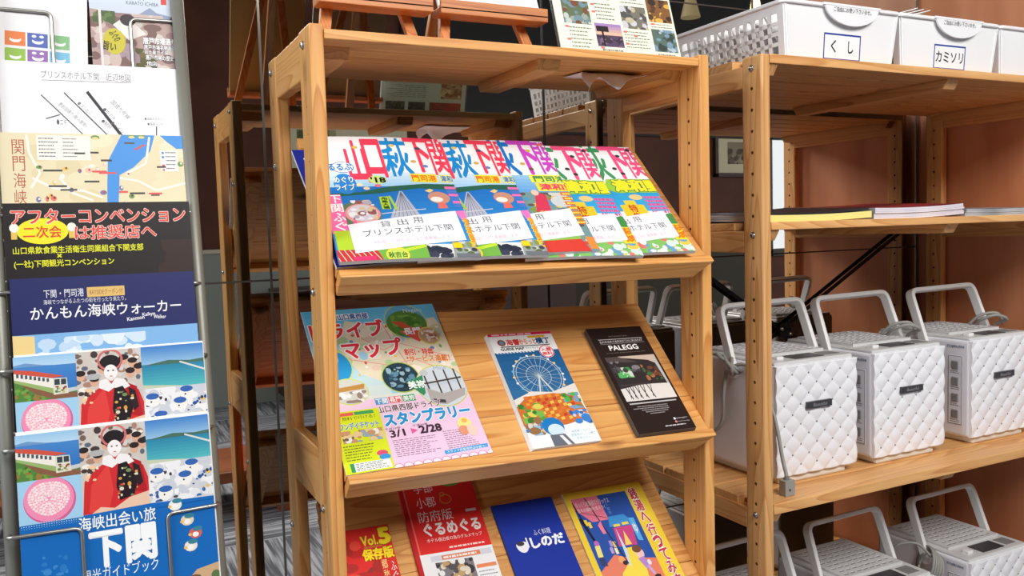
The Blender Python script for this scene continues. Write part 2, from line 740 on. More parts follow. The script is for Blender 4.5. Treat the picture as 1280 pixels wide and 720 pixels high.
# far wall on the photographer's side, seen only in the mirror; it has a window opening
WX0, WX1, WZ0, WZ1 = 4.62, 5.5, 0.35, 1.75
bm = bmesh.new()
for a in ((-4.5, WX0, FLOOR, 2.45), (WX1, 7.5, FLOOR, 2.45), (WX0, WX1, FLOOR, WZ0), (WX0, WX1, WZ1, 2.45)):
    box(bm, a[0], a[1], -3.5, -3.4, a[2], a[3])
struct('wall_front', bm, REARWALL)
bm = bmesh.new()
for a in ((WX0, WX0 + 0.06, WZ0, WZ1), (WX1 - 0.06, WX1, WZ0, WZ1), (WX0, WX1, WZ0, WZ0 + 0.06), (WX0, WX1, WZ1 - 0.06, WZ1), (5.03, 5.08, WZ0, WZ1)):
    box(bm, a[0], a[1], -3.44, -3.37, a[2], a[3])
struct('window_1', bm, mat('window_frame_paint', (70, 60, 54), 0.5), bevel=0.004)
bm = bmesh.new()
box(bm, -4.5, 1.55, -3.4, -3.375, FLOOR, 0.54)
for i in range(11):
    x = -4.4 + i * 0.545
    box(bm, x, x + 0.05, -3.376, -3.362, FLOOR, 0.30)
struct('trim_1', bm, WAINS, bevel=0.003)
bm = bmesh.new()
box(bm, -4.5, 1.55, -3.4, -3.355, 0.54, 0.565)
struct('trim_2', bm, mat('cream_rail', (214, 204, 182), 0.5), bevel=0.004)
bm = bmesh.new()
box(bm, 1.6, 7.5, -3.4, -3.37, 1.28, 2.45)
struct('trim_3', bm, mat('dark_opening_black', (26, 23, 22), 0.6))  # stands for the dark opening up there, its darkness put into a black panel
bm = bmesh.new()
box(bm, 1.55, 4.55, -3.4, -3.38, FLOOR, 0.50)
struct('trim_4', bm, mat('dark_olive_panel', (62, 54, 38), 0.6), bevel=0.003)

# mirror: square tiles with thin joints
SX = [-0.982, -0.480, 0.0215, 0.526, 1.027, 1.527]
SZ = [(FLOOR, 0.0515), (0.0545, 0.5565), (0.5595, 1.065), (1.068, 1.573)]
words_x = {0: 'far left of the brochure stand', 1: 'behind the brochure stand', 2: 'behind the magazine rack', 3: 'behind the gap between rack and storage shelf', 4: 'behind the right end of the storage shelf'}
words_z = ['lowest mirror tile', 'mirror tile below the joint', 'mirror tile above the joint', 'top mirror tile']
for i in range(5):
    for j in range(4):
        if i == 0 and j != 2:
            pass
        bm = bmesh.new()
        box(bm, SX[i] + 0.0012, SX[i + 1] - 0.0012, M, M + 0.006, SZ[j][0], SZ[j][1])
        o = obj('mirror_tile', bm, MIRROR)
        tag(o, 'dark %s %s' % (words_z[j], words_x[i]), 'mirror', 'mirror tiles on the back wall')
for k, x in enumerate(SX[1:]):
    bm = bmesh.new()
    box(bm, x - 0.0018, x + 0.0018, M - 0.0015, M + 0.011, FLOOR, 1.573)
    struct('trim_%d' % (5 + k), bm, SEAMM if k != 2 else BLACK)
for k, z in enumerate((0.053, 0.558, 1.0665)):
    bm = bmesh.new()
    box(bm, SX[0], SX[-1], M - 0.0008, M + 0.010, z - 0.0013, z + 0.0013)
    struct('trim_%d' % (10 + k), bm, mat('joint_dark_%d' % k, (72, 62, 54), 0.5))

# ================================================================== DISPLAY RACK
rack = thing('display_rack', 'pine display rack with slanted shelves of magazines and leaflets', 'rack', (W / 2, D / 2, FLOOR))
pitch = 0.0312


def post(name, x0, x1, y0, y1, z1, holes, mats, parent, bev=0.0022):
    bm = bmesh.new()
    box(bm, x0, x1, y0, y1, FLOOR, z1)
    return drilled(name, bm, holes, mats, parent, bev)


def bolt(parent, c, axis, r=0.0048):
    bm = bmesh.new()
    c = Vector(c)
    axis = Vector(axis)
    cyl(bm, c - axis * 0.002, axis, r * 1.25, 0.0030, 18)
    dome(bm, c + axis * 0.001, axis, r, 0.0028)
    up = Vector((0, 0, 1))
    sd = axis.cross(up)
    for a, b in ((up, sd), (sd, up)):
        P = c + axis * 0.0036
        quadbox(bm, [P + a * s * r * 0.6 + b * t * r * 0.14 + axis * h for h in (-0.001, 0.0004) for s, t in ((-1, -1), (1, -1), (1, 1), (-1, 1))], 1)
    return obj('bolt', bm, [STEEL, DKGREY], parent)


for side in (0, 1):
    x0 = 0.0 if side == 0 else W - PA
    x1 = x0 + PA
    for fr in (0, 1):
        y0, y1 = ((0.0, PB) if fr == 0 else (D - PB * 0.88, D))
        yc = (y0 + y1) / 2
        hol = []
        if side == 0:
            for k in range(28):
                z = 0.807 - k * pitch
                hol.append(((x0, yc, z), (1, 0, 0), 0.0010, 0.006))
                hol.append(((x1, yc, z), (-1, 0, 0), 0.0022, 0.007))
        else:
            for k in range(30):
                z = 0.807 - k * pitch
                if -0.3 < z:
                    hol.append(((x0, yc, z), (-1 + 2, 0, 0), 0.0023, 0.008))
        post('post', x0, x1, y0, y1, H, hol, [PINE[2], HOLE], rack)
    # rails between the posts
    bm = bmesh.new()
    box(bm, x0 + 0.001, x1 - 0.0005, PB - 0.002, D - PB * 0.88 + 0.002, 0.811, H - 0.001)
    obj('top_rail', bm, PINE[1], rack, bevel=0.002)
    for z in (0.295, -0.20):
        bm = bmesh.new()
        box(bm, x0 + 0.001, x1 - 0.0005, PB - 0.002, D - PB * 0.88 + 0.002, z, z + 0.071)
        obj('side_rail', bm, PINE[1], rack, bevel=0.002)
    ax = (-1, 0, 0) if side == 0 else (1, 0, 0)
    xb = 0.0 if side == 0 else W
    for y, z in ((0.030, 0.847), (0.222, 0.849), (0.034, 0.560), (0.222, 0.722), (0.034, 0.297), (0.222, 0.222)):
        bolt(rack, (xb, y, z), ax, 0.0042)
# top board and the battens under it
bm = bmesh.new()
for k in range(4):
    y0 = 0.001 + k * (D - 0.002) / 4
    box(bm, PA + 0.0005, W - PA - 0.0005, y0, y0 + (D - 0.002) / 4 - 0.0004, 0.8503, 0.8616)
obj('top_shelf', bm, PINE[0], rack, bevel=0.0012)
for xa, xb, ya, yb in ((PA + 0.001, 0.058, 0.038, 0.215), (0.308, 0.341, 0.024, 0.225), (0.517, W - PA - 0.001, 0.038, 0.225)):
    bm = bmesh.new()
    v = box(bm, xa, xb, ya, yb, 0.836, 0.8505)
    for i in (0, 1):
        v[i].co.y += 0.009
    for i in (2, 3):
        v[i].co.y -= 0.009
    obj('batten', bm, PINE[1], rack, bevel=0.0012)

VV = Vector((0, math.cos(TH), math.sin(TH)))
SHELF = {2: (0.579, 0.009), 3: (0.3394, 0.0288), 4: (0.088, 0.030)}


def shelf_frame(k):
    z, sl = SHELF[k]
    ux = Vector((1, 0, -sl)).normalized()
    n = ux.cross(VV).normalized()
    v = n.cross(ux).normalized()
    F = Vector((0, -0.022, z))
    P = F + v * 0.013 - n * 0.004
    return P, ux, v, n


for k in (2, 3, 4):
    P, ux, v, n = shelf_frame(k)
    F = frame(P, ux, v, n)
    root = bpy.data.objects.new('slanted_shelf', None)
    root.empty_display_size = 0.02
    bm = bmesh.new()
    nb = 4
    Lp = 0.2505
    for i in range(nb):
        a, b = i * Lp / nb, (i + 1) * Lp / nb - 0.0010
        fbox(bm, F, PA + 0.001, W - PA - 0.001, a - (0.0005 if i else 0.0), b, -0.012, 0.0)
    o = obj('slanted_shelf', bm, PINE[0], rack, bevel=0.0008)
    bpy.data.objects.remove(root)
    bm = bmesh.new()
    vv = fbox(bm, F, PA + 0.0015, W - PA + 0.004, -0.013, -0.0003, -0.028, 0.004)
    vv[1].co += ux * -0.022
    vv[2].co += ux * -0.022
    obj('lip', bm, PINE[0], rack, bevel=0.0016)
    for xa, xb in ((PA + 0.003, 0.055), (0.498, 0.548)):
        bm = bmesh.new()
        fbox(bm, F, xa, xb, 0.002, 0.235, -0.026, -0.0121)
        obj('batten', bm, PINE[1], rack, bevel=0.0012)

# ================================================================== STORAGE SHELF
sto = thing('storage_shelf', 'tall pine storage shelf holding white baskets, magazines and humidifiers', 'shelf', (X2 + W2 / 2, Y2 + D2 / 2, FLOOR))
XR = X2 + W2
for side in (0, 1):
    x0 = X2 if side == 0 else XR - PA
    x1 = x0 + PA
    for fr in (0, 1):
        y0, y1 = ((Y2, Y2 + PB2) if fr == 0 else (Y2 + D2 - PB2, Y2 + D2))
        yc = (y0 + y1) / 2
        hol = []
        for k in range(36):
            z = 0.825 - k * pitch * 1.01
            if z > FLOOR + 0.03:
                hol.append(((x0, yc, z), (1, 0, 0), 0.0027, 0.007))
        post('post', x0, x1, y0, y1, H2, hol, [PALE[2], HOLE], sto, 0.003)
    for zt in (ZT, ZM, ZL, ZB):
        bm = bmesh.new()
        box(bm, x0 + 0.0005, x1 - 0.001, Y2 + PB2 - 0.001, Y2 + D2 - PB2 + 0.001, zt - 0.0455, zt - 0.0125)
        obj('side_rail', bm, PALE[1], sto, bevel=0.0015)
        for y in (Y2 + PB2 / 2, Y2 + D2 - PB2 / 2):
            bolt(sto, (X2 if side == 0 else XR, y, zt - 0.019), (-1, 0, 0) if side == 0 else (1, 0, 0), 0.0042)
for zt, nm in ((ZT, 'top_board'), (ZM, 'shelf_board'), (ZL, 'shelf_board'), (ZB, 'shelf_board')):
    bm = bmesh.new()
    n = 6
    wd = D2 / n
    for i in range(n):
        a, b = Y2 + i * wd, Y2 + (i + 1) * wd - (0.006 if i < n - 1 else 0)
        inset = PA + 0.0005 if i in (0, n - 1) else 0.002
        if zt == ZT:
            th = 0.0135
        elif zt == ZM:
            th = 0.0120
        else:
            th = 0.0165
        box(bm, X2 + inset, XR - inset, a, b, zt - th, zt)
    obj(nm, bm, PALE[0], sto, bevel=0.0012)
    for xa, xb in ((X2 + PA + 0.001, X2 + PA + 0.019), (1.085, 1.115), (XR - PA - 0.02, XR - PA - 0.001)):
        bm = bmesh.new()
        v = box(bm, xa, xb, Y2 + (0.003 if xa < 0.7 else 0.012), Y2 + D2 - 0.02, zt - th - 0.016, zt - th)
        for i in (0, 1):
            v[i].co.y += 0.010
        for i in (2, 3):
            v[i].co.y -= 0.010
        obj('batten', bm, PALE[1], sto, bevel=0.001)
for (xa, za), (xb, zb) in (((0.672, 0.660), (1.522, 0.117)), ((0.672, 0.170), (1.522, 0.626))):
    bm = bmesh.new()
    dx, dz = xb - xa, zb - za
    l = math.hypot(dx, dz)
    nx, nz_ = -dz / l * 0.0042, dx / l * 0.0042
    yb = M - 0.014 + (0.001 if za > 0.4 else 0.0035)
    quadbox(bm, [(xa - nx, yb, za - nz_), (xb - nx, yb, zb - nz_), (xb - nx, yb + 0.002, zb - nz_), (xa - nx, yb + 0.002, za - nz_),
                 (xa + nx, yb, za + nz_), (xb + nx, yb, zb + nz_), (xb + nx, yb + 0.002, zb + nz_), (xa + nx, yb + 0.002, za + nz_)])
    obj('cross_brace', bm, BLACK, sto)
bm = bmesh.new()
cyl(bm, (1.093, M - 0.021, 0.391), (0, 1, 0), 0.017, 0.007, 20)
for dx in (-0.012, 0.012):
    dome(bm, (1.093 + dx, M - 0.021, 0.391 - dx * 0.5), (0, -1, 0), 0.005, 0.004, mi=1)
obj('brace_hub', bm, [BLACK, STEEL], sto)

# ================================================================== HUMIDIFIERS
def humidifier(label, x0, zs, cord):
    """body 184 mm wide; front quilted panel faces -Y"""
    h = thing('humidifier', label, 'humidifier', (x0 + 0.092, 0.15, zs), 'white humidifiers on the storage shelf')
    Wd, Y0, Y1 = 0.184, 0.058, 0.268
    z0, z1 = zs + 0.012, zs + 0.197
    bm = bmesh.new()
    box(bm, x0, x0 + Wd, Y0, Y1, z0, z1)
    obj('body', bm, HBODY, h, bevel=0.006, seg=3)
    bm = bmesh.new()
    box(bm, x0 + 0.012, x0 + Wd - 0.022, Y0 + 0.002, Y1 - 0.012, zs, z0 + 0.004)
    obj('base', bm, CREAM, h, bevel=0.004)
    # quilted front: padded diamonds with a stud in every corner
    bm = bmesh.new()
    nx, nz = 84, 84
    pw, ph = 0.036, 0.0335
    xa, xb, za, zb = x0 + 0.001, x0 + Wd - 0.001, z0 + 0.001, z1 - 0.001
    grid = []
    for j in range(nz + 1):
        row = []
        for i in range(nx + 1):
            x, z = xa + (xb - xa) * i / nx, za + (zb - za) * j / nz
            s, t = (x - xa) / pw + (z - za) / ph, (x - xa) / pw - (z - za) / ph
            b = (abs(math.sin(math.pi * s)) * abs(math.sin(math.pi * t))) ** 0.42
            row.append(bm.verts.new((x, Y0 - 0.0015 - 0.0030 * b, z)))
        grid.append(row)
    for j in range(nz):
        for i in range(nx):
            f = bm.faces.new((grid[j][i], grid[j][i + 1], grid[j + 1][i + 1], grid[j + 1][i]))
            f.smooth = True
    edge = grid[0][:] + [r[-1] for r in grid[1:]] + grid[-1][-2::-1] + [r[0] for r in grid[-2:0:-1]]
    back = [bm.verts.new((v.co.x, Y0 + 0.004, v.co.z)) for v in edge]
    for i in range(len(edge)):
        q = (i + 1) % len(edge)
        bm.faces.new((edge[i], back[i], back[q], edge[q]))
    bm.faces.new(back)
    k = 0
    j = 0
    while True:
        z = za + j * ph / 2
        if z > zb - 0.006:
            break
        i = 0
        while True:
            x = xa + (i + (0.5 if j % 2 else 0.0)) * pw
            if x > xb - 0.004:
                break
            if x > xa + 0.004 and z > za + 0.005:
                dome(bm, (x, Y0 - 0.0012, z), (0, -1, 0), 0.0021, 0.0018, 8, 1)
            i += 1
        j += 1
    obj('quilted_front', bm, [HQUILT, MIDGREY], h, label='white quilted front panel')
    bm = bmesh.new()
    fb = z0 + 0.114
    box(bm, x0 + 0.064, x0 + 0.120, Y0 - 0.0085, Y0 - 0.003, fb - 0.005, fb + 0.0065)
    b = obj('badge', bm, DKGREY, h, bevel=0.001, label='dark metal name badge')
    A = Art(0.05, 0.009)
    A.text('Beautiful', 0.2, 0.2, 0.8, 0.85, (150, 150, 156), shear=0.02)
    A.build('badge_lettering', frame((x0 + 0.067, Y0 - 0.0086, fb - 0.004), (1, 0, 0), (0, 0, 1), (0, -1, 0)), b)
    # top plate with perforated grille
    bm = bmesh.new()
    box(bm, x0 + 0.004, x0 + Wd - 0.004, Y0 + 0.003, Y1 - 0.004, z1 - 0.002, z1 + 0.005)
    top = obj('top_plate', bm, SILVER, h, bevel=0.003, seg=3)
    bm = bmesh.new()
    gx0, gx1, gy0, gy1 = x0 + 0.022, x0 + Wd - 0.022, Y0 + 0.062, Y1 - 0.026
    box(bm, gx0 - 0.006, gx1 + 0.006, gy0 - 0.006, gy1 + 0.006, z1 + 0.004, z1 + 0.0095)
    for r in range(9):
        y = gy0 + 0.004 + r * (gy1 - gy0 - 0.008) / 8
        nslot = 8
        for c in range(nslot):
            xs = gx0 + (c + 0.12 + (0.25 if r % 2 else 0)) * (gx1 - gx0) / (nslot + 0.4)
            box(bm, xs, xs + 0.0115, y - 0.0028, y + 0.0028, z1 + 0.0094, z1 + 0.0098, 1)
            box(bm, xs + 0.0005, xs + 0.011, y + 0.0010, y + 0.0030, z1 + 0.0095, z1 + 0.0104, 2)
    for xs in (gx0 + 0.01, gx0 + 0.075):
        box(bm, xs, xs + 0.055, gy1 + 0.010, gy1 + 0.014, z1 + 0.0045, z1 + 0.0068, 2)
    obj('grille', bm, [SILVER, SLITM, HBODY], top, bevel=0.0006, seg=1)
    bm = bmesh.new()
    box(bm, x0 + 0.060, x0 + 0.125, Y0 + 0.013, Y0 + 0.048, z1 + 0.0045, z1 + 0.0062, 0)
    box(bm, x0 + 0.135, x0 + 0.165, Y0 + 0.016, Y0 + 0.046, z1 + 0.0045, z1 + 0.0060, 1)
    obj('display_window', bm, [DKGREY, MIDGREY], top, bevel=0.0015)
    bm = bmesh.new()
    box(bm, x0 + 0.028, x0 + 0.043, Y0 + 0.022, Y0 + 0.036, z1 + 0.0045, z1 + 0.010)
    obj('open_button', bm, WHITE, top, bevel=0.0015)
    # carrying handle, folded back a little
    yp, zp, yt, zt = 0.148, zs + 0.176, 0.190, zs + 0.286
    N = Vector((0, zt - zp, -(yt - yp)))
    xl, xr = x0 - 0.0055, x0 + Wd + 0.0055
    bm = bmesh.new()
    Pth = fillet([(xl, yp, zp), (xl + 0.004, yt, zt - 0.002), (xr - 0.004, yt, zt), (xr, yp, zp)], 0.016, 5)
    flat_sweep(bm, Pth, N, 0.0090, 0.0042)
    for x in (xl, xr):
        cyl(bm, (x - 0.0042, yp, zp), (1, 0, 0), 0.0098, 0.0084, 20)
    obj('handle', bm, HANDLE, h, bevel=0.0018, seg=2)
    # control panel on the left-hand side
    bm = bmesh.new()
    xs = x0 - 0.0006
    ya, yb, zc0, zc1 = 0.073, 0.103, zs + 0.034, zs + 0.167
    box(bm, xs, x0 + 0.003, ya, yb, zc0, zc1)
    cp = obj('control_panel', bm, HBODY, h, bevel=0.001)
    A = Art(yb - ya, zc1 - zc0)
    A.line([(0.03, 0.01), (0.97, 0.01), (0.97, 0.99), (0.03, 0.99), (0.03, 0.01)], 0.035, (120, 122, 128))
    for i in range(4):
        yy = 0.86 - i * 0.235
        A.lines(0.18, yy - 0.125, 0.82, yy - 0.075, 2, (110, 112, 118), 0.45, i, 0.2)
    A.text('ZOJIRUSHI', -0.1, 1.10, 1.1, 1.145, (84, 98, 134), 0.02, clip=False)
    A.items = [(q, c, l) for q, c, l in A.items]
    A.build('panel_print', frame((xs - 0.0002, yb, zc0), (0, -1, 0), (0, 0, 1), (-1, 0, 0)), cp)
    for i in range(4):
        zz = zc0 + (zc1 - zc0) * (0.86 - i * 0.235)
        bm = bmesh.new()
        box(bm, xs - 0.002, xs + 0.001, ya + 0.008, yb - 0.008, zz - 0.008, zz + 0.008)
        obj('button', bm, MIDGREY, cp, bevel=0.002)
    # cord
    bm = bmesh.new()
    if cord == 'tied':
        for k in range(3):
            P = [(xl - 0.002 - 0.003 * k, 0.150 + 0.018 * math.cos(a), zs + 0.186 + 0.014 * math.sin(a + 0.5 * k) + 0.004 * k) for a in [i * 2 * math.pi / 9 for i in range(10)]]
            P = [(p[0] + 0.016 * math.cos(2 * math.pi * i / 9 + k), p[1], p[2]) for i, p in enumerate(P)]
            tube(bm, spline(P, 4), 0.0032, 8)
        tube(bm, spline([(xl - 0.010, 0.155, zs + 0.18), (xl - 0.014, 0.158, zs + 0.14), (xl - 0.012, 0.165, zs + 0.09), (xl - 0.016, 0.19, zs + 0.066), (xl - 0.012, 0.24, zs + 0.06)], 6), 0.0030, 8)
        tube(bm, spline([(xl - 0.008, 0.15, zs + 0.185), (xl + 0.0005, 0.11, zs + 0.190), (x0 - 0.004, 0.06, zs + 0.13), (x0 - 0.006, 0.034, zs + 0.05), (x0 - 0.011, 0.022, zs + 0.032), (x0 - 0.013, 0.019, zs + 0.024)], 6), 0.0030, 8)
        pl = [(x0 - 0.014, 0.018, zs + 0.030), (x0 - 0.017, 0.014, zs + 0.002)]
        dr = (Vector(pl[1]) - Vector(pl[0])).normalized()
        for k in range(4):
            cyl(bm, Vector(pl[0]) + dr * 0.002 * k, dr, 0.0034 + 0.0008 * k, 0.0013, 12)
        obj('power_cord', bm, CORD, h)
        bm = bmesh.new()
        box(bm, x0 - 0.026, x0 - 0.006, 0.008, 0.022, zs + 0.0005, zs + 0.0245)
        box(bm, x0 - 0.0185, x0 - 0.0155, 0.0073, 0.0081, zs + 0.008, zs + 0.012, 1)
        obj('plug', bm, [CORD, DKGREY], h, bevel=0.0062, seg=4)
    elif cord == 'loop':
        tube(bm, spline([(xr - 0.03, 0.16, z1 + 0.010), (xr - 0.035, 0.14, z1 + 0.024), (xr - 0.02, 0.12, z1 + 0.032), (xr + 0.004, 0.115, z1 + 0.022), (xr + 0.002, 0.14, z1 + 0.008), (xr + 0.012, 0.16, z1 - 0.03)], 6), 0.0032, 8)
        tube(bm, spline([(xr - 0.035, 0.17, z1 + 0.010), (xr - 0.028, 0.15, z1 + 0.03), (xr - 0.004, 0.13, z1 + 0.034), (xr + 0.008, 0.125, z1 + 0.012)], 6), 0.0032, 8)
        obj('power_cord', bm, CORD, h)
    elif cord == 'coil':
        for k in range(5):
            P = []
            for i in range(13):
                a = 2 * math.pi * i / 12
                P.append((xl - 0.012 + 0.003 * k * math.cos(a) + 0.012 * math.sin(a), 0.128 + 0.026 * math.cos(a) + 0.003 * k, zs + 0.166 + 0.030 * math.sin(a) + 0.002 * k))
            tube(bm, spline(P, 3), 0.0026, 7)
        tube(bm, spline([(xl - 0.010, 0.128, zs + 0.19), (xl - 0.03, 0.145, zs + 0.215), (xl - 0.055, 0.165, zs + 0.212), (xl - 0.065, 0.18, zs + 0.19)], 6), 0.0026, 7)
        obj('power_cord', bm, CORD, h)
    return h


humidifier('white quilted humidifier behind the storage shelf post, cord tied round its handle', 0.742, ZL, 'tied')
humidifier('middle white quilted humidifier on the shelf below the magazines', 0.9665, ZL, 'loop')
humidifier('rightmost white quilted humidifier on the shelf below the magazines, all four buttons showing', 1.2255, ZL, 'loop')
humidifier('lowest-shelf humidifier half hidden behind the storage shelf post', 0.690, ZB, 'none')
humidifier('middle humidifier on the lowest shelf, grille top in view', 0.9445, ZB, 'none')
humidifier('rightmost humidifier on the lowest shelf, cord coiled on its handle', 1.228, ZB, 'coil')

# ================================================================== BASKETS
def basket(label, x0, x1, y0, y1, word, packs, seed):
    zb, hh, fl = ZT, 0.083, 0.010
    b = thing('basket', label, 'basket', ((x0 + x1) / 2, (y0 + y1) / 2, zb), 'white baskets on top of the storage shelf')
    t = 0.0022

    def wall(P00, P10, P11, P01, holes, bm):
        """wall quad with an optional lattice of square holes"""
        P00, P10, P11, P01 = map(Vector, (P00, P10, P11, P01))
        nrm = (P10 - P00).cross(P01 - P00).normalized()

        def q(u, v, d):
            a = P00 + (P10 - P00) * u
            c = P01 + (P11 - P01) * u
            return a + (c - a) * v + nrm * d
        if not holes:
            cells = [(0, 1, 0, 1)]
        else:
            nu, nv = holes
            cells = [(0, 1, 0, 0.10), (0, 1, 0.82, 1), (0, 0.05, 0.10, 0.82), (0.95, 1, 0.10, 0.82)]
            for i in range(1, nu):
                u = 0.05 + 0.90 * i / nu
                cells.append((u - 0.21 * 0.9 / nu, u + 0.21 * 0.9 / nu, 0.10, 0.82))
            for j in range(1, nv):
                v = 0.10 + 0.72 * j / nv
                cells.append((0.05, 0.95, v - 0.19 * 0.72 / nv, v + 0.19 * 0.72 / nv))
        for a, c, e, g in cells:
            quadbox(bm, [q(a, e, 0), q(c, e, 0), q(c, e, t), q(a, e, t), q(a, g, 0), q(c, g, 0), q(c, g, t), q(a, g, t)])
    bx0, bx1, by0, by1 = x0 + fl, x1 - fl, y0 + fl * 0.6, y1 - fl * 0.6
    c = {0: (bx0, by0), 1: (bx1, by0), 2: (bx1, by1), 3: (bx0, by1)}
    tcn = {0: (x0, y0), 1: (x1, y0), 2: (x1, y1), 3: (x0, y1)}
    bm = bmesh.new()
    for i, j, hl in ((0, 1, None), (1, 2, (13, 4)), (2, 3, None), (3, 0, (13, 4))):
        wall((*c[i], zb), (*c[j], zb), (*tcn[j], zb + hh), (*tcn[i], zb + hh), hl, bm)
    box(bm, bx0, bx1, by0, by1, zb, zb + t)
    obj('tub', bm, WHITE, b)
    bm = bmesh.new()
    P = fillet([(x0 + 0.02, y0 - 0.002, zb + hh), (x0 - 0.002, y0 - 0.002, zb + hh), (x0 - 0.002, y1 + 0.002, zb + hh), (x1 + 0.002, y1 + 0.002, zb + hh), (x1 + 0.002, y0 - 0.002, zb + hh), (x0 + 0.019, y0 - 0.002, zb + hh)], 0.014, 5)
    flat_sweep(bm, P, (0, 0, 1), 0.0028, 0.0045)
    obj('rim', bm, WHITE, b, bevel=0.001, seg=1)
    # corner ribs
    for xx, sg in ((bx0 + 0.004, -1), (bx1 - 0.004, 1)):
        bm = bmesh.new()
        quadbox(bm, [(xx - 0.0012, by0 - 0.0028, zb), (xx + 0.0012, by0 - 0.0028, zb), (xx + 0.0012, by0 + 0.001, zb), (xx - 0.0012, by0 + 0.001, zb),
                     (xx + sg * 0.008 - 0.0012, y0 - 0.0028, zb + hh * 0.85), (xx + sg * 0.008 + 0.0012, y0 - 0.0028, zb + hh * 0.85), (xx + sg * 0.008 + 0.0012, y0 + 0.001, zb + hh * 0.85), (xx + sg * 0.008 - 0.0012, y0 + 0.001, zb + hh * 0.85)])
        obj('corner_rib', bm, WHITE, b)
    # half-round grip flap at the front with a line of print
    cx = (x0 + x1) / 2 + 0.012
    rw, rh = 0.058, 0.031
    bm = bmesh.new()
    fr, bk = [], []
    n = 22
    for i in range(n + 1):
        a = math.pi + math.pi * i / n
        x, dz = cx + rw * math.cos(a), rh * math.sin(a)
        y = y0 - 0.013 - 0.010 * dz / rh * -0.4
        fr.append(bm.verts.new((x, y0 - 0.0085 - 0.0005 * (1 + dz / rh), zb + hh + 0.002 + dz)))
        bk.append(bm.verts.new((x, y0 - 0.0055 - 0.0005 * (1 + dz / rh), zb + hh + 0.002 + dz)))
    bm.faces.new(fr)
    bm.faces.new(bk[::-1])
    for i in range(n):
        bm.faces.new((fr[i], bk[i], bk[i + 1], fr[i + 1]))
    bm.faces.new((fr[-1], bk[-1], bk[0], fr[0]))
    box(bm, cx - rw - 0.004, cx + rw + 0.004, y0 - 0.0095, y0 + 0.002, zb + hh - 0.0005, zb + hh + 0.003)
    g = obj('grip_flap', bm, WHITE, b)
    A = Art(0.10, 0.012)
    A.text('ご自由にお使い下さいませ。', 0.05, 0.2, 0.95, 0.85, (60, 60, 66), 0.01)
    uy = Vector((0, 0, 1))
    A.build('flap_lettering', frame((cx - 0.045, y0 - 0.0092, zb + hh - 0.012), (0.9, 0, 0), uy, (0, -1, 0)), g)
    if word:
        lw, lh = 0.080, 0.040
        lx = cx - 0.052
        sl = fl * 0.6 / hh
        F = frame((lx, by0 - t - 0.0006 - sl * 0.002, zb + 0.003), (1, 0, 0), Vector((0, -sl, 1)).normalized(), Vector((0, -1, -sl)).normalized())
        bm = bmesh.new()
        fbox(bm, F, 0, lw, 0, lh, -0.0004, 0.0)
        s = obj('paper_label', bm, PAPER, b, label='white paper label with blue border')
        A = Art(lw, lh)
        A.rect(0, 0, 1, 1, (36, 62, 150))
        A.rect(0.028, 0.05, 0.972, 0.93, (240, 240, 242))
        if word == 'く　し':
            A.text('く', 0.20, 0.28, 0.33, 0.74, (40, 40, 46), 0.02)
            A.text('し', 0.66, 0.28, 0.80, 0.74, (40, 40, 46), 0.02)
        else:
            A.text(word, 0.07, 0.28, 0.93, 0.72, (40, 40, 46), 0.022)
        A.build('label_print', F, s)
    # packets standing in the tub
    r = random.Random(seed)
    for k in range(packs):
        yy = y0 + 0.075 + k * (y1 - y0 - 0.10) / max(packs - 1, 1)
        bm = bmesh.new()
        xa = x0 + 0.022 + r.uniform(0, 0.015)
        wd = (x1 - x0) - 0.06 + r.uniform(-0.01, 0.01)
        tz = r.uniform(-0.006, 0.006)
        zz = zb + hh + 0.006 + r.uniform(-0.004, 0.006)
        quadbox(bm, [(xa, yy - 0.052, zb + 0.012), (xa + wd, yy - 0.052, zb + 0.012), (xa + wd, yy - 0.049, zb + 0.010), (xa, yy - 0.049, zb + 0.010),
                     (xa, yy, zz), (xa + wd, yy + tz, zz + tz), (xa + wd, yy + 0.004 + tz, zz + tz - 0.003), (xa, yy + 0.004, zz - 0.003)])
        o = obj('packet', bm, PAPER, None, bevel=0.001, seg=1)
        tag(o, 'white paper packet in the basket %s' % label.split('basket ')[1], 'packet', 'packets in the baskets')
    return b


basket('white perforated basket labelled with two spaced kana, leftmost of the three', 0.716, 0.962, 0.004, 0.262, 'く　し', 5, 3)
basket('white perforated basket labelled with four katakana, in the middle', 0.968, 1.216, 0.004, 0.262, 'カミソリ', 4, 8)
basket('white perforated basket cut off by the right picture edge', 1.222, 1.470, 0.004, 0.262, None, 3, 4)
# loose packets lying across the middle basket
for k in range(3):
    bm = bmesh.new()
    quadbox(bm, [(0.985, 0.055 + 0.012 * k, 0.9595 + 0.003 * k), (1.075, 0.03 + 0.012 * k, 0.979 + 0.005 * k), (1.085, 0.10, 0.979 + 0.005 * k), (0.995, 0.12, 0.9595 + 0.003 * k),
                 (0.985, 0.055 + 0.012 * k, 0.9605 + 0.003 * k), (1.075, 0.03 + 0.012 * k, 0.980 + 0.005 * k), (1.085, 0.10, 0.980 + 0.005 * k), (0.995, 0.12, 0.9605 + 0.003 * k)])
    o = obj('loose_packet', bm, PAPER)
    tag(o, 'white packet sticking up slantwise out of the middle basket, %s of three' % ('lowest', 'second', 'topmost')[k], 'packet', 'slanted packets in the middle basket')

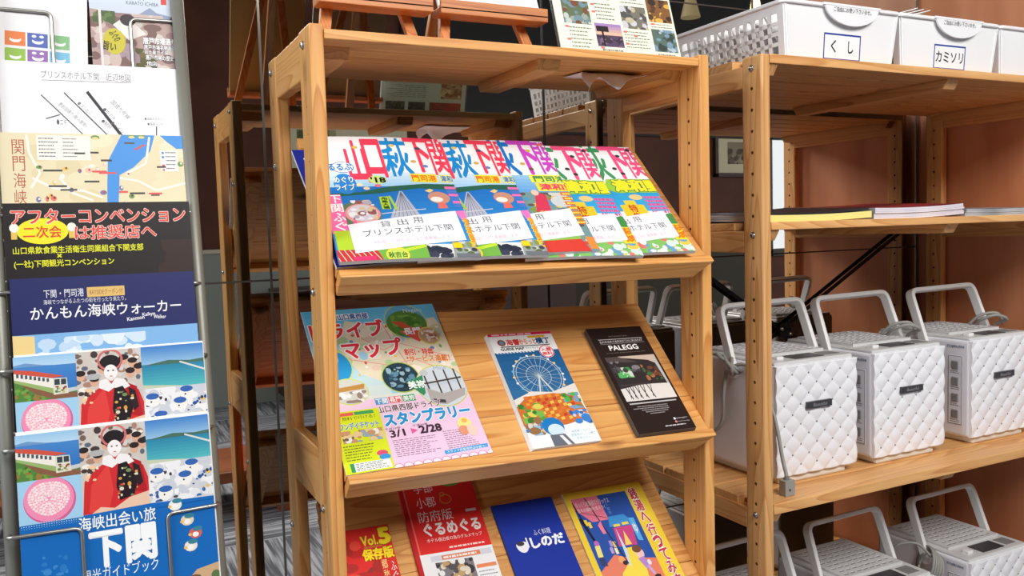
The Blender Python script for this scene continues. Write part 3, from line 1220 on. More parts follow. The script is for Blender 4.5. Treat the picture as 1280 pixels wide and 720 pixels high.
# ================================================================== MAGAZINE STACKS ON THE STORAGE SHELF
def flat_mag(name, label, x0, x1, y0, y1, z0, t, col, cover, group, rot=0.0, sag=0.0, lift=0.0, tilt=0.0):
    """magazine lying flat; lift raises the right end a little as in the photo"""
    m = thing(name, label, 'magazine', ((x0 + x1) / 2, (y0 + y1) / 2, z0), group)
    c = Vector(((x0 + x1) / 2, (y0 + y1) / 2, 0))
    bm = bmesh.new()
    n = 10
    rows = []
    for i in range(n + 1):
        u = i / n
        x = x0 + (x1 - x0) * u
        dz = lift * u * u + sag * math.sin(math.pi * u)
        ring = []
        for y, z in ((y0, 0), (y1, 0), (y1, t), (y0, t)):
            p = Vector((x, y, 0)) - c
            p.rotate(Matrix.Rotation(math.radians(rot), 3, 'Z'))
            ring.append(bm.verts.new((c.x + p.x, c.y + p.y, z0 + z + dz + (tilt if y > y0 else 0.0))))
        rows.append(ring)
    for i in range(n):
        for j in range(4):
            f = bm.faces.new((rows[i][j], rows[i][(j + 1) % 4], rows[i + 1][(j + 1) % 4], rows[i + 1][j]))
            f.material_index = 1 if j == 2 else 0
    bm.faces.new(rows[0]).material_index = 2
    bm.faces.new(rows[-1][::-1])
    obj('page_block', bm, [col, cover, GREYP], m)
    return m


YEL = mat('yellow_page_edge', (240, 230, 140), 0.6)
GREYP = noisy(mat('grey_page_edge', (170, 174, 178), 0.6), (120, 126, 132), (206, 208, 212), 400, (0.02, 0.02, 1))
MAROON = noisy(mat('maroon_cover', (120, 36, 44), 0.4), (96, 24, 36), (196, 60, 60), 10, (1, 1, 1), 3, 0.45, 0.7)
DARKC = mat('dark_cover', (46, 40, 44), 0.4)
GCOV = noisy(mat('grey_cover', (120, 124, 128), 0.4), (84, 88, 94), (170, 172, 176), 14)
WPAG = noisy(mat('white_page_edge', (236, 232, 240), 0.6), (206, 200, 214), (248, 246, 250), 300, (0.02, 0.02, 1))
flat_mag('magazine', 'thick magazine with yellow page edges at the left of the middle shelf', X2 + 0.019, 0.900, 0.002, 0.19, ZM, 0.0105, YEL, DARKC, 'magazines lying on the storage shelf', 0, -0.0012, 0.003, 0.005)
flat_mag('magazine', 'dark covered magazine on the yellow-edged one', X2 + 0.03, 0.905, 0.012, 0.20, ZM + 0.0108, 0.003, DARKC, DARKC, 'magazines lying on the storage shelf', 0.5, -0.001, 0.005, 0.006)
nm = ['lowest', 'second from the bottom', 'third from the bottom', 'third from the top', 'second from the top', 'topmost']
for k in range(6):
    flat_mag('magazine', 'white-edged maroon magazine, %s in the stack at the middle of the shelf' % nm[k], 0.906 + 0.0012 * k, 1.128 + 0.001 * (k % 2), 0.003 + 0.001 * (k % 3), 0.21, ZM + 0.0030 * k + 0.0001, 0.0028, WPAG, MAROON, 'stack of maroon magazines', 0, -0.001, 0.0045, 0.008)
nm = ['lowest', 'second from the bottom', 'second from the top', 'topmost']
for k in range(4):
    flat_mag('magazine', 'grey magazine, %s in the stack at the right of the shelf' % nm[k], 1.135 + 0.002 * k, 1.345 - 0.002 * k, 0.006 + 0.001 * (k % 2), 0.22, ZM + 0.0031 * k + 0.0001, 0.0028, GREYP, GCOV, 'stack of grey magazines', 0, -0.0010, 0.001, 0.006)
for k in range(3):
    flat_mag('magazine', 'grey magazine at the back left of the shelf, %s of three' % ('lowest', 'middle', 'topmost')[k], X2 + 0.020, 0.86, 0.205 + 0.001 * k, 0.322, ZM + 0.0041 * k + 0.0001, 0.0038, GREYP, GCOV, 'grey magazines at the back of the shelf')

# ================================================================== BROCHURE STAND
LEAN = math.radians(10)
SN = Vector((0, -math.cos(LEAN), math.sin(LEAN)))
SU = Vector((0, math.sin(LEAN), math.cos(LEAN)))
SP = Vector((0, 0.13, 0.40))


def sp(u, v, o):
    return SP + SU * v + SN * o + Vector((u, 0, 0))


st = thing('brochure_stand', 'grey tubular wire brochure stand left of the pine rack', 'stand', (-0.22, 0.13, FLOOR))
ZBOT = -0.755
for u0, u1 in ((-0.3305, -0.3305), (-0.1165, -0.1165)):
    bm = bmesh.new()
    tube(bm, [sp(u0, ZBOT, 0.012), sp(u0, 0.0, 0.012), sp(u1, 0.62, 0.012)], 0.0078, 14)
    obj('upright', bm, TUBE, st)
bm = bmesh.new()
for u in (-0.295, -0.26, -0.224, -0.19, -0.155):
    tube(bm, [sp(u, -0.6, -0.012), sp(u, 0.62, -0.012)], 0.0013, 6)
for i in range(14):
    v = -0.60 + i * 0.0876
    tube(bm, [sp(-0.325, v, -0.0095), sp(-0.122, v, -0.0095)], 0.0016, 6)
obj('back_grid', bm, CHROME, st)
bm = bmesh.new()
tube(bm, [sp(-0.3305, ZBOT + 0.007, 0.012), sp(-0.1165, ZBOT + 0.007, 0.012)], 0.007, 10)
for u in (-0.3305, -0.1165):
    c = sp(u, ZBOT + 0.007, 0.012)
    tube(bm, [c + Vector((0, -0.12, 0)), c + Vector((0, 0.17, 0))], 0.007, 10)
obj('foot', bm, TUBE, st)
TIERV = [0.5135, 0.3450, 0.2620, 0.1720, 0.0830, -0.0040, -0.0950]
TIERO = [0.0058, 0.0118, 0.0178, 0.0238, 0.0312, 0.0430, 0.0545]
for i, (v, o) in enumerate(zip(TIERV, TIERO)):
    bm = bmesh.new()
    v2 = v - 0.11
    for ue, ui in ((-0.3285, -0.2605 if i != 5 else -0.2605), (-0.118, -0.1730)):
        sg = 1 if ue < ui else -1
        P = fillet([sp(ue - 0.004 * sg, v - 0.002, 0.006), sp(ue - 0.003 * sg, v, o - 0.001), sp(ui, v - 0.001, o), sp(ui, v2, o - 0.002), sp(ui, v2 - 0.002, 0.0)], 0.008, 5)
        tube(bm, P, 0.0021, 8)
    tube(bm, [sp(-0.326, v2, 0.002), sp(-0.122, v2, 0.002)], 0.0018, 6)
    obj('wire_pocket', bm, CHROME, st)


def sheet_thing(name, label, cat, F, w, h, t, cover_mat=None, group=None, pages=None, curl=0.0):
    """thin brochure: a page block with a printed face; F maps (x, y, n)"""
    c = F(w / 2, 0, 0)
    o = thing(name, label, cat, c, group)
    bm = bmesh.new()
    fbox(bm, F, 0, w, 0, h, 0, t)
    obj('page_block' if t > 0.002 else 'paper', bm, pages or (PAGES if t > 0.002 else PAPER), o)
    return o


def SF(u0, v0, o):
    return frame(sp(u0, v0, o), (1, 0, 0), SU, SN)


# --- guidebook cover used twice ------------------------------------------------
def guide_art():
    A = Art(0.198, 0.285)
    # design space: top 0.2115 m of the cover was measured as 0..1
    k = 0.2115 / 0.285

    def Y(y):
        return 1 - (1 - y) * k
    A.rect(0, 0, 1, 1, (20, 104, 184))
    # train by the sea
    A.clip = (0, Y(0.765), 0.31, 1)
    A.grad(0, Y(0.90), 0.31, 1, (150, 196, 232), (206, 228, 240))
    A.poly([(0, Y(0.955)), (0.06, Y(0.965)), (0.14, Y(0.95)), (0.2, Y(0.945)), (0, Y(0.94))], (110, 150, 196))
    A.grad(0, Y(0.80), 0.31, Y(0.945), (70, 132, 200), (44, 112, 186))
    A.poly([(0, Y(0.76)), (0.31, Y(0.76)), (0.31, Y(0.80)), (0.12, Y(0.84)), (0, Y(0.87))], (84, 132, 62))
    A.blobs(0, Y(0.76), 0.17, Y(0.84), 40, [(60, 110, 44), (112, 160, 70), (150, 120, 60)], 0.006, 0.016, 3)
    A.poly([(0.10, Y(0.80)), (0.20, Y(0.765)), (0.31, Y(0.765)), (0.31, Y(0.79)), (0.22, Y(0.80)), (0.02, Y(0.865))], (134, 92, 68))
    A.poly([(0.22, Y(0.79)), (0.31, Y(0.80)), (0.31, Y(0.82)), (0.25, Y(0.815))], (196, 200, 200))
    A.poly([(0, Y(0.915)), (0.19, Y(0.875)), (0.19, Y(0.795)), (0, Y(0.868))], (236, 230, 220))
    A.poly([(0.19, Y(0.875)), (0.26, Y(0.872)), (0.265, Y(0.79)), (0.19, Y(0.787))], (220, 216, 200))
    A.poly([(0, Y(0.935)), (0.09, Y(0.922)), (0.25, Y(0.882)), (0.19, Y(0.877)), (0, Y(0.915))], (206, 84, 66))
    A.poly([(0, Y(0.882)), (0.19, Y(0.822)), (0.19, Y(0.795)), (0, Y(0.868))], (150, 178, 108))
    for i in range(8):
        x = 0.012 + i * 0.021
        A.rect(x, Y(0.892 - i * 0.0048), x + 0.012, Y(0.912 - i * 0.005), (70, 86, 96))
    A.rect(0.197, Y(0.838), 0.224, Y(0.868), (54, 66, 74))
    A.rect(0.230, Y(0.838), 0.256, Y(0.868), (54, 66, 74))
    A.blobs(0.197, Y(0.795), 0.258, Y(0.832), 14, [(196, 180, 90), (140, 60, 50), (96, 130, 70)], 0.003, 0.008, 9)
    # pink plate
    A.clip = (0, Y(0.545), 0.31, Y(0.765))
    A.rect(0, Y(0.545), 0.31, Y(0.765), (160, 204, 232))
    A.ell(0.152, Y(0.655), 0.128, 0.128 * 0.198 / 0.285 * 0.98, (206, 98, 148), 36)
    A.ell(0.148, Y(0.662), 0.122, 0.122 * 0.198 / 0.285 * 0.98, (238, 140, 178), 36)
    rr = random.Random(2)
    for ring_ in range(6):
        m = 8 + ring_ * 6
        for i in range(m):
            a = 2 * math.pi * i / m + ring_ * 0.3
            rad = 0.018 + ring_ * 0.0155
            A.ell(0.148 + rad * math.cos(a), Y(0.662) + rad * math.sin(a) * 0.62 + 0.008 * abs(math.cos(a)), 0.0085, 0.0050, ((248, 226, 226) if (i + ring_) % 3 else (244, 200, 206)), 8, new=(i % 8 == 0))
    # actor in red kimono among people
    A.clip = (0.31, Y(0.55), 0.653, 1)
    A.rect(0.31, Y(0.55), 0.653, 1, (204, 196, 188))
    A.blobs(0.31, Y(0.75), 0.653, 1, 60, [(210, 206, 202), (120, 96, 88), (236, 232, 226), (96, 104, 120), (168, 130, 112), (70, 56, 54)], 0.010, 0.022, 12)
    for x, y in ((0.56, 0.94), (0.605, 0.92), (0.635, 0.885), (0.59, 0.865), (0.40, 0.835), (0.33, 0.87), (0.445, 0.90)):
        A.ell(x, Y(y), 0.024, 0.020, (216, 170, 144), 14)
        A.ell(x, Y(y) + 0.011, 0.026, 0.012, (46, 36, 36), 12)
    A.ell(0.395, Y(0.862), 0.042, 0.012, (178, 178, 178), 14)
    A.poly([(0.31, Y(0.55)), (0.325, Y(0.72)), (0.39, Y(0.78)), (0.47, Y(0.83)), (0.56, Y(0.82)), (0.63, Y(0.77)), (0.653, Y(0.70)), (0.653, Y(0.56))], (206, 44, 48))
    A.poly([(0.34, Y(0.56)), (0.36, Y(0.70)), (0.45, Y(0.80)), (0.47, Y(0.66)), (0.44, Y(0.56))], (222, 66, 62))
    A.poly([(0.56, Y(0.82)), (0.62, Y(0.79)), (0.645, Y(0.62)), (0.58, Y(0.64))], (176, 30, 40))
    A.ell(0.487, Y(0.925), 0.058, 0.036, (34, 28, 32), 20)
    A.ring(0.487, Y(0.945), 0.062, 0.040, 0.012, (206, 110, 110))
    A.ell(0.487, Y(0.880), 0.036, 0.030, (244, 238, 236), 20)
    A.ell(0.474, Y(0.888), 0.006, 0.003, (60, 40, 44), 8)
    A.ell(0.500, Y(0.888), 0.006, 0.003, (60, 40, 44), 8)
    A.ell(0.488, Y(0.857), 0.008, 0.003, (200, 40, 50), 8)
    A.poly([(0.472, Y(0.856)), (0.503, Y(0.856)), (0.508, Y(0.832)), (0.468, Y(0.832))], (236, 226, 224))
    A.poly([(0.425, Y(0.838)), (0.462, Y(0.846)), (0.487, Y(0.818)), (0.512, Y(0.846)), (0.555, Y(0.836)), (0.585, Y(0.795)), (0.53, Y(0.775)), (0.50, Y(0.795)), (0.47, Y(0.775)), (0.42, Y(0.800))], (240, 236, 236))
    A.poly([(0.470, Y(0.842)), (0.487, Y(0.815)), (0.505, Y(0.842)), (0.487, Y(0.828))], (206, 50, 56))
    A.poly([(0.50, Y(0.79)), (0.545, Y(0.80)), (0.60, Y(0.70)), (0.575, Y(0.62)), (0.50, Y(0.60)), (0.485, Y(0.68))], (34, 26, 32))
    A.poly([(0.575, Y(0.79)), (0.61, Y(0.77)), (0.625, Y(0.68)), (0.60, Y(0.66)), (0.58, Y(0.72))], (44, 30, 36))
    A.blobs(0.49, Y(0.61), 0.60, Y(0.77), 22, [(214, 160, 70), (198, 70, 70), (226, 214, 190), (120, 140, 90)], 0.005, 0.012, 4)
    A.blobs(0.33, Y(0.72), 0.40, Y(0.80), 10, [(246, 226, 200), (240, 200, 160)], 0.006, 0.014, 4)
    A.poly([(0.35, Y(0.55)), (0.40, Y(0.58)), (0.47, Y(0.565)), (0.55, Y(0.61)), (0.653, Y(0.63)), (0.653, Y(0.55))], (232, 196, 170))
    # beach
    A.clip = (0.653, Y(0.765), 1, 1)
    A.grad(0.653, Y(0.90), 1, 1, (66, 128, 200), (150, 192, 224))
    A.grad(0.653, Y(0.765), 1, Y(0.90), (40, 130, 168), (86, 186, 190))
    A.poly([(0.653, Y(0.895)), (0.72, Y(0.905)), (0.80, Y(0.918)), (0.92, Y(0.908)), (1, Y(0.915)), (1, Y(0.895))], (70, 110, 96))
    A.poly([(0.86, Y(0.90)), (1, Y(0.845)), (1, Y(0.856)), (0.865, Y(0.908))], (214, 218, 214))
    A.poly([(0.653, Y(0.765)), (0.653, Y(0.79)), (0.80, Y(0.777)), (0.9, Y(0.765))], (196, 204, 176))
    # white and blue soft toys
    A.clip = (0.653, Y(0.55), 1, Y(0.768))
    A.rect(0.653, Y(0.55), 1, Y(0.768), (206, 208, 214))
    A.blobs(0.653, Y(0.55), 1, Y(0.768), 70, [(236, 236, 238), (226, 228, 232), (200, 206, 216)], 0.014, 0.034, 21)
    A.blobs(0.653, Y(0.56), 1, Y(0.72), 40, [(58, 104, 170), (40, 80, 150), (226, 190, 110), (240, 240, 242), (70, 60, 70)], 0.006, 0.015, 22)
    for x, y in ((0.70, 0.70), (0.89, 0.725), (0.85, 0.665), (0.74, 0.60)):
        A.ell(x, Y(y), 0.040, 0.026, (240, 238, 234), 16)
        A.ell(x, Y(y) + 0.018, 0.036, 0.013, (52, 100, 176), 14)
        A.ell(x - 0.008, Y(y) - 0.004, 0.005, 0.004, (40, 36, 44), 8)
    A.clip = (0, 0, 1, 1)
    # title area
    for i in range(28):
        for j in range(3):
            A.ell(0.01 + i * 0.012, Y(0.548 - j * 0.011), 0.0042 - j * 0.001, 0.003 - j * 0.0008, (160, 204, 232), 6, new=(i == 0 and j == 0))
    A.poly([(0.31, Y(0.55)), (0.653, Y(0.56)), (1, Y(0.55)), (1, Y(0.535)), (0.653, Y(0.53)), (0.31, Y(0.535))], (20, 104, 184))
    A.text('海峡出会い旅', 0.285, Y(0.470), 0.678, Y(0.540), (240, 246, 250), 0.012)
    A.text('下関', 0.335, Y(0.275), 0.668, Y(0.455), (246, 248, 250), 0.045)
    A.text('観光ガイドブック', 0.285, Y(0.208), 0.675, Y(0.272), (240, 246, 250), 0.006)
    for x, y, c in ((0.785, 0.53, (236, 236, 232)), (0.845, 0.44, (226, 214, 180)), (0.885, 0.365, (214, 96, 90)), (0.855, 0.30, (236, 226, 216))):
        A.ell(x, Y(y), 0.036, 0.022, c, 14)
        A.ell(x + 0.012, Y(y) + 0.016, 0.028, 0.010, (58, 130, 150), 12)
        A.ell(x - 0.03, Y(y) - 0.004, 0.010, 0.006, (240, 190, 90), 8)
        A.ell(x, Y(y) - 0.006, 0.018, 0.010, (246, 244, 240), 10)
    A.blobs(0.08, Y(0.26), 0.22, Y(0.38), 12, [(60, 134, 200), (44, 120, 192)], 0.006, 0.022, 31)
    A.poly([(0.80, 0), (0.80, Y(0.10)), (0.88, Y(0.17)), (1, Y(0.19)), (1, 0)], (206, 170, 130))
    A.blobs(0.80, 0.0, 1, Y(0.15), 24, [(190, 140, 100), (226, 206, 180), (120, 80, 60), (90, 120, 70)], 0.01, 0.03, 33)
    return A


GA = guide_art()
for o_, vtop, ul, ex, lab in ((0.0524, 0.0115, -0.3195, 3, 'front'), (0.0404, 0.0970, -0.3180, 2, 'rear')):
    hgt = 0.285
    nmf = 'blue guidebook with train, kimono and beach photographs in the lowest pocket' if lab == 'front' else 'guidebook with the same photographs, one pocket higher, its blue title hidden'
    for k in range(ex):
        # spare copies behind the front one: only their edges show
        F = SF(ul + 0.0006 * (k + 1), vtop - hgt + 0.0012 * (ex - k), o_ - 0.0012 * (ex - k + 1) - 0.0022)
        b = sheet_thing('guidebook', 'spare copy of the guidebook, edge showing behind the one in the %s' % ('lowest pocket' if lab == 'front' else 'second lowest pocket'), 'guidebook', F, 0.198, hgt, 0.0011, group='guidebooks in the brochure stand')
    F = SF(ul, vtop - hgt, o_ - 0.0022)
    b = sheet_thing('guidebook', nmf, 'guidebook', F, 0.198, hgt, 0.0021, group='guidebooks in the brochure stand')
    GA.build('cover', F, b, 0.0021)

# --- navy walker booklet -------------------------------------------------------
A = Art(0.195, 0.285)
kk = 0.096 / 0.285
Yn = lambda y: 1 - (1 - y) * kk
A.grad(0, 0, 1, Yn(0.33), (126, 178, 226), (150, 196, 230), 10)
A.rect(0, Yn(0.33), 1, 1, (35, 42, 96))
A.poly([(0, Yn(-0.2)), (0.11, Yn(-0.2)), (0.11, Yn(0.31)), (0, Yn(0.33))], (232, 206, 140))
A.blobs(0.12, Yn(-0.10), 0.70, Yn(0.28), 40, [(206, 224, 240), (190, 214, 236), (222, 234, 244)], 0.015, 0.05, 3)
A.text('下関・門司港', 0.169, Yn(0.755), 0.379, Yn(0.855), (238, 238, 244), 0.008)
A.rect(0.396, Yn(0.74), 0.60, Yn(0.86), (222, 184, 110))
A.text('BAYSIDEクーポン付', 0.41, Yn(0.765), 0.59, Yn(0.835), (146, 96, 60), 0.01)
A.text('海峡でつながるふたつの街を行ったり来たり。', 0.166, Yn(0.675), 0.605, Yn(0.735), (226, 226, 236))
A.text('かんもん海峡ウォーカー', 0.097, Yn(0.50), 0.912, Yn(0.655), (244, 244, 250), 0.012)
A.text('Kanmon', 0.604, Yn(0.425), 0.70, Yn(0.47), (238, 238, 244), 0.02, rot=5)
A.text('Kaikyo', 0.69, Yn(0.455), 0.762, Yn(0.51), (238, 238, 244), 0.02, rot=3)
A.text('Walker', 0.752, Yn(0.425), 0.822, Yn(0.47), (238, 238, 244), 0.02, rot=-3)
F = SF(-0.3180, 0.186 - 0.285, 0.0265)
b = sheet_thing('booklet', 'navy topped booklet with a sky photograph below its white title', 'booklet', F, 0.195, 0.285, 0.002)
A.build('cover', F, b, 0.002)

# --- black after-convention leaflet ----------------------------------------------
A = Art(0.200, 0.285)
kk = 0.105 / 0.285
Yb = lambda y: 1 - (1 - y) * kk
A.rect(0, 0, 1, 1, (30, 24, 26))
A.blobs(0.80, Yb(0.02), 1.0, Yb(0.55), 10, [(38, 28, 28), (50, 32, 30)], 0.04, 0.09, 2)
A.ell(0.196, Yb(0.685), 0.132, 0.145 * kk, (240, 226, 40), 36)
for x in (0.052, 0.345):
    A.rect(x - 0.016, Yb(0.60), x + 0.014, Yb(0.70), (226, 190, 90))
    A.ell(x, Yb(0.725), 0.024, 0.05 * kk, (240, 238, 226), 14)
A.text('アフターコンベンション', 0.040, Yb(0.765), 0.972, Yb(0.930), (226, 72, 62), 0.020, (250, 226, 214), 0.030)
A.text('は推奨店へ', 0.360, Yb(0.580), 0.800, Yb(0.735), (226, 72, 62), 0.020, (250, 226, 214), 0.030)
A.text('二次会', 0.096, Yb(0.610), 0.290, Yb(0.742), (222, 70, 48), 0.020)
A.text('山口県飲食業生活衛生同業組合下関支部', 0.041, Yb(0.435), 0.722, Yb(0.515), (226, 226, 44), 0.022)
A.text('×', 0.262, Yb(0.385), 0.284, Yb(0.425), (226, 226, 44), 0.03)
A.text('(一社)下関観光コンベンション', 0.043, Yb(0.275), 0.558, Yb(0.365), (226, 226, 44), 0.022)
F = SF(-0.3215, 0.2745 - 0.285, 0.0205)
b = sheet_thing('leaflet', 'black leaflet with red outlined and yellow lettering in the brochure stand', 'leaflet', F, 0.200, 0.285, 0.0008)
A.build('cover', F, b, 0.0008)

# --- strait map --------------------------------------------------------------------
A = Art(0.201, 0.285)
kk = 0.12 / 0.285
Yk = lambda y: 1 - (1 - y) * kk
A.rect(0, 0, 1, 1, (226, 214, 178))
A.blobs(0.12, Yk(0.0), 1, 1, 26, [(232, 222, 190), (220, 206, 166), (226, 218, 182)], 0.03, 0.08, 3)
A.poly([(0.645, 1), (0.83, 1), (0.80, Yk(0.83)), (0.70, Yk(0.66)), (0.62, Yk(0.58)), (0.605, Yk(0.3)), (0.60, Yk(-0.1)), (0.53, Yk(-0.1)), (0.55, Yk(0.5)), (0.56, Yk(0.72))], (72, 146, 220))
A.poly([(0.86, 1), (1, 1), (1, Yk(0.86)), (0.95, Yk(0.86)), (0.90, Yk(0.93))], (72, 146, 220))
for P in ([(0.14, Yk(0.98)), (0.15, Yk(0.8)), (0.20, Yk(0.6)), (0.15, Yk(0.45))], [(0.16, Yk(0.55)), (0.26, Yk(0.45)), (0.42, Yk(0.42)), (0.52, Yk(0.35))],
          [(0.62, Yk(0.55)), (0.72, Yk(0.52)), (0.82, Yk(0.42)), (1, Yk(0.5))], [(0.30, Yk(0.55)), (0.36, Yk(0.4)), (0.47, Yk(0.32))], [(0.80, Yk(0.98)), (0.77, Yk(0.7)), (0.66, Yk(0.6))]):
    A.line(P, 0.012, (246, 242, 230))
A.poly([(0.72, Yk(0.84)), (0.78, Yk(0.90)), (0.76, Yk(0.90)), (0.71, Yk(0.85))], (214, 90, 70))
A.rect(0.19, Yk(0.73), 0.47, Yk(0.98), (240, 236, 224))
A.lines(0.20, Yk(0.75), 0.31, Yk(0.965), 6, (96, 100, 120), 0.3, 2)
A.lines(0.325, Yk(0.75), 0.405, Yk(0.965), 6, (120, 120, 130), 0.3, 3)
A.rect(0.855, Yk(0.62), 0.955, Yk(0.84), (240, 240, 236))
for i, c in enumerate(((80, 140, 190), (80, 140, 190), (230, 230, 226), (220, 70, 80), (220, 120, 130))):
    A.ell(0.87, Yk(0.815 - i * 0.045), 0.008, 0.006, c, 8)
A.lines(0.885, Yk(0.63), 0.95, Yk(0.84), 5, (110, 110, 120), 0.3, 8)
A.vtext('関門海峡', 0.095, Yk(0.93), 0.165 * kk, 0.062, (178, 92, 66), 0.0)
rr = random.Random(11)
oc = A.clip
A.clip = (0.13, Yk(0.0), 1, 1)
for i in range(34):
    x, y = rr.uniform(0.16, 0.97), Yk(rr.uniform(0.02, 0.70))
    A.ell(x, y, rr.uniform(0.008, 0.02), rr.uniform(0.007, 0.014), rr.choice([(224, 110, 100), (236, 236, 230), (116, 150, 84), (238, 190, 90), (120, 120, 160), (236, 190, 170)]), 10)
    A.ell(x + 0.004, y + 0.003, 0.006, 0.005, rr.choice([(246, 236, 226), (90, 70, 64), (206, 60, 60)]), 8)
for i in range(20):
    x, y = rr.uniform(0.16, 0.86), Yk(rr.uniform(0.02, 0.95))
    A.rect(x, y, x + rr.uniform(0.04, 0.10), y + 0.008, rr.choice([(70, 66, 64), (92, 88, 80), (220, 90, 90), (70, 66, 64)]))
A.clip = oc
for x, y in ((0.70, 0.985), (0.755, 0.985), (0.50, 0.965)):
    A.ell(x, Yk(y), 0.024, 0.010, (110, 150, 90), 12)
    A.ell(x, Yk(y) - 0.004, 0.018, 0.006, (226, 206, 150), 10)
F = SF(-0.3220, 0.3597 - 0.285, 0.0145)
b = sheet_thing('map_leaflet', 'beige illustrated strait map with blue water and brown vertical title', 'map', F, 0.201, 0.285, 0.0008)
A.build('cover', F, b, 0.0008)

# --- white neighbourhood map ---------------------------------------------------------
A = Art(0.196, 0.285)
kk = 0.12 / 0.285
Yw = lambda y: 1 - (1 - y) * kk
A.rect(0, 0, 1, 1, (242, 242, 244))
A.text('プリンスホテル下関　近辺地図', 0.222, Yw(0.835), 0.718, Yw(0.915), (92, 92, 100), 0.0)
A.line([(0.222, Yw(0.815)), (0.722, Yw(0.825))], 0.004, (120, 120, 126))
A.line([(0.215, Yw(0.663)), (0.45, Yw(0.23))], 0.007, (70, 70, 78))
A.line([(0.34, Yw(0.693)), (0.59, Yw(0.22))], 0.008, (70, 70, 78))
A.line([(0.467, Yw(0.713)), (0.67, Yw(0.20))], 0.019, (44, 44, 54))
A.line([(0.234, Yw(0.42)), (0.311, Yw(0.465))], 0.007, (70, 70, 78))
A.line([(0.852, Yw(0.37)), (0.848, Yw(0.25))], 0.007, (60, 60, 66))
A.text('豊前田通り(飲み屋街)', 0.28, Yw(0.44), 0.48, Yw(0.49), (110, 110, 118), 0.0, rot=-45)
A.text('●コンビニ', 0.40, Yw(0.52), 0.50, Yw(0.56), (120, 120, 128), 0.0, rot=-45)
A.text('●ホテル', 0.54, Yw(0.47), 0.63, Yw(0.51), (84, 84, 92), 0.0, rot=-45)
A.text('●トイレ', 0.58, Yw(0.33), 0.67, Yw(0.37), (84, 84, 92), 0.0, rot=-45)
A.text('国道九号線', 0.58, Yw(0.51), 0.72, Yw(0.56), (110, 110, 120), 0.0, rot=-50)
A.text('●駅前', 0.53, Yw(0.36), 0.60, Yw(0.40), (100, 100, 108), 0.0, rot=-45)
A.text('●エキ', 0.29, Yw(0.36), 0.345, Yw(0.42), (90, 90, 98), 0.0)
A.text('●海峡ゆめタワー', 0.785, Yw(0.43), 0.905, Yw(0.465), (100, 100, 110), 0.0)
A.text('●海峡メッセ', 0.80, Yw(0.375), 0.892, Yw(0.41), (100, 100, 110), 0.0)
F = SF(-0.3185, 0.4488 - 0.285, 0.0085)
b = sheet_thing('map_sheet', 'plain white sheet with a black line map of streets', 'map', F, 0.196, 0.285, 0.0006)
A.build('printed_face', F, b, 0.0006)

# --- narrow leaflets in the top pockets ------------------------------------------------
A = Art(0.102, 0.22)
A.rect(0, 0, 1, 1, (198, 190, 196))
kk = 0.16 / 0.22
Yt = lambda y: 1 - (1 - y) * kk
A.grad(0, Yt(0.62), 1, 1, (206, 222, 236), (196, 200, 216), 6)
A.poly([(0.55, Yt(0.74)), (0.68, Yt(0.80)), (0.76, Yt(0.76)), (1, Yt(0.73)), (1, Yt(0.66)), (0.5, Yt(0.66))], (140, 152, 180))
A.poly([(0, 0), (1, 0), (1, Yt(0.68)), (0.6, Yt(0.70)), (0.3, Yt(0.74)), (0, Yt(0.76))], (176, 150, 144))
A.blobs(0, Yt(0.2), 1, Yt(0.74), 70, [(198, 178, 170), (150, 120, 118), (120, 92, 88), (206, 196, 190), (160, 140, 150)], 0.04, 0.10, 6)
A.blobs(0.03, Yt(0.64), 0.28, Yt(0.75), 14, [(74, 96, 54), (96, 120, 70)], 0.03, 0.07, 7)
A.blobs(0.48, Yt(0.30), 0.72, Yt(0.46), 14, [(86, 84, 40), (110, 100, 50), (66, 72, 40)], 0.03, 0.07, 8)
A.poly([(0.25, Yt(0.64)), (0.42, Yt(0.52)), (0.62, Yt(0.58)), (0.40, Yt(0.72))], (232, 226, 220))
A.ell(0.42, Yt(0.685), 0.09, 0.035, (60, 50, 52), 14)
A.ell(0.255, Yt(0.505), 0.125, 0.105 * kk, (196, 186, 54), 28)
A.text('ふぐの', 0.20, Yt(0.52), 0.33, Yt(0.58), (60, 50, 20), 0.03, rot=-60)
A.text('旨い', 0.13, Yt(0.43), 0.27, Yt(0.50), (60, 50, 20), 0.03, rot=-10)
A.text('唐戸市場通り', 0.58, Yt(0.50), 0.95, Yt(0.555), (246, 246, 246), 0.03, (70, 56, 60), 0.03)
A.text('唐戸市場名物寿司', 0.585, Yt(0.455), 0.945, Yt(0.495), (246, 246, 246), 0.02, (70, 56, 60), 0.03)
A.text('お土産ガイド', 0.59, Yt(0.415), 0.85, Yt(0.45), (246, 246, 246), 0.02, (70, 56, 60), 0.03)
A.text('唐戸市場の歴史', 0.595, Yt(0.37), 0.92, Yt(0.41), (246, 246, 246), 0.02, (70, 56, 60), 0.03)
A.text('他店', 0.60, Yt(0.32), 0.72, Yt(0.36), (246, 246, 246), 0.02, (70, 56, 60), 0.03)
A.text('KARATO ICHIBA', 0.415, Yt(0.815), 0.785, Yt(0.845), (70, 84, 110), 0.0)
A.text('唐戸', 0.44, Yt(0.86), 0.76, Yt(0.965), (44, 52, 74), 0.02)
A.rect(0.815, Yt(0.835), 0.88, Yt(0.885), (214, 70, 62))
A.rect(0.095, 0, 0.125, Yt(0.76), (226, 214, 212))
F = SF(-0.2185, 0.5520 - 0.21, 0.0018)
b = sheet_thing('leaflet', 'narrow market leaflet with a harbour photograph, in the top right pocket of the stand', 'leaflet', F, 0.102, 0.22, 0.0012)
A.build('cover', F, b, 0.0012)

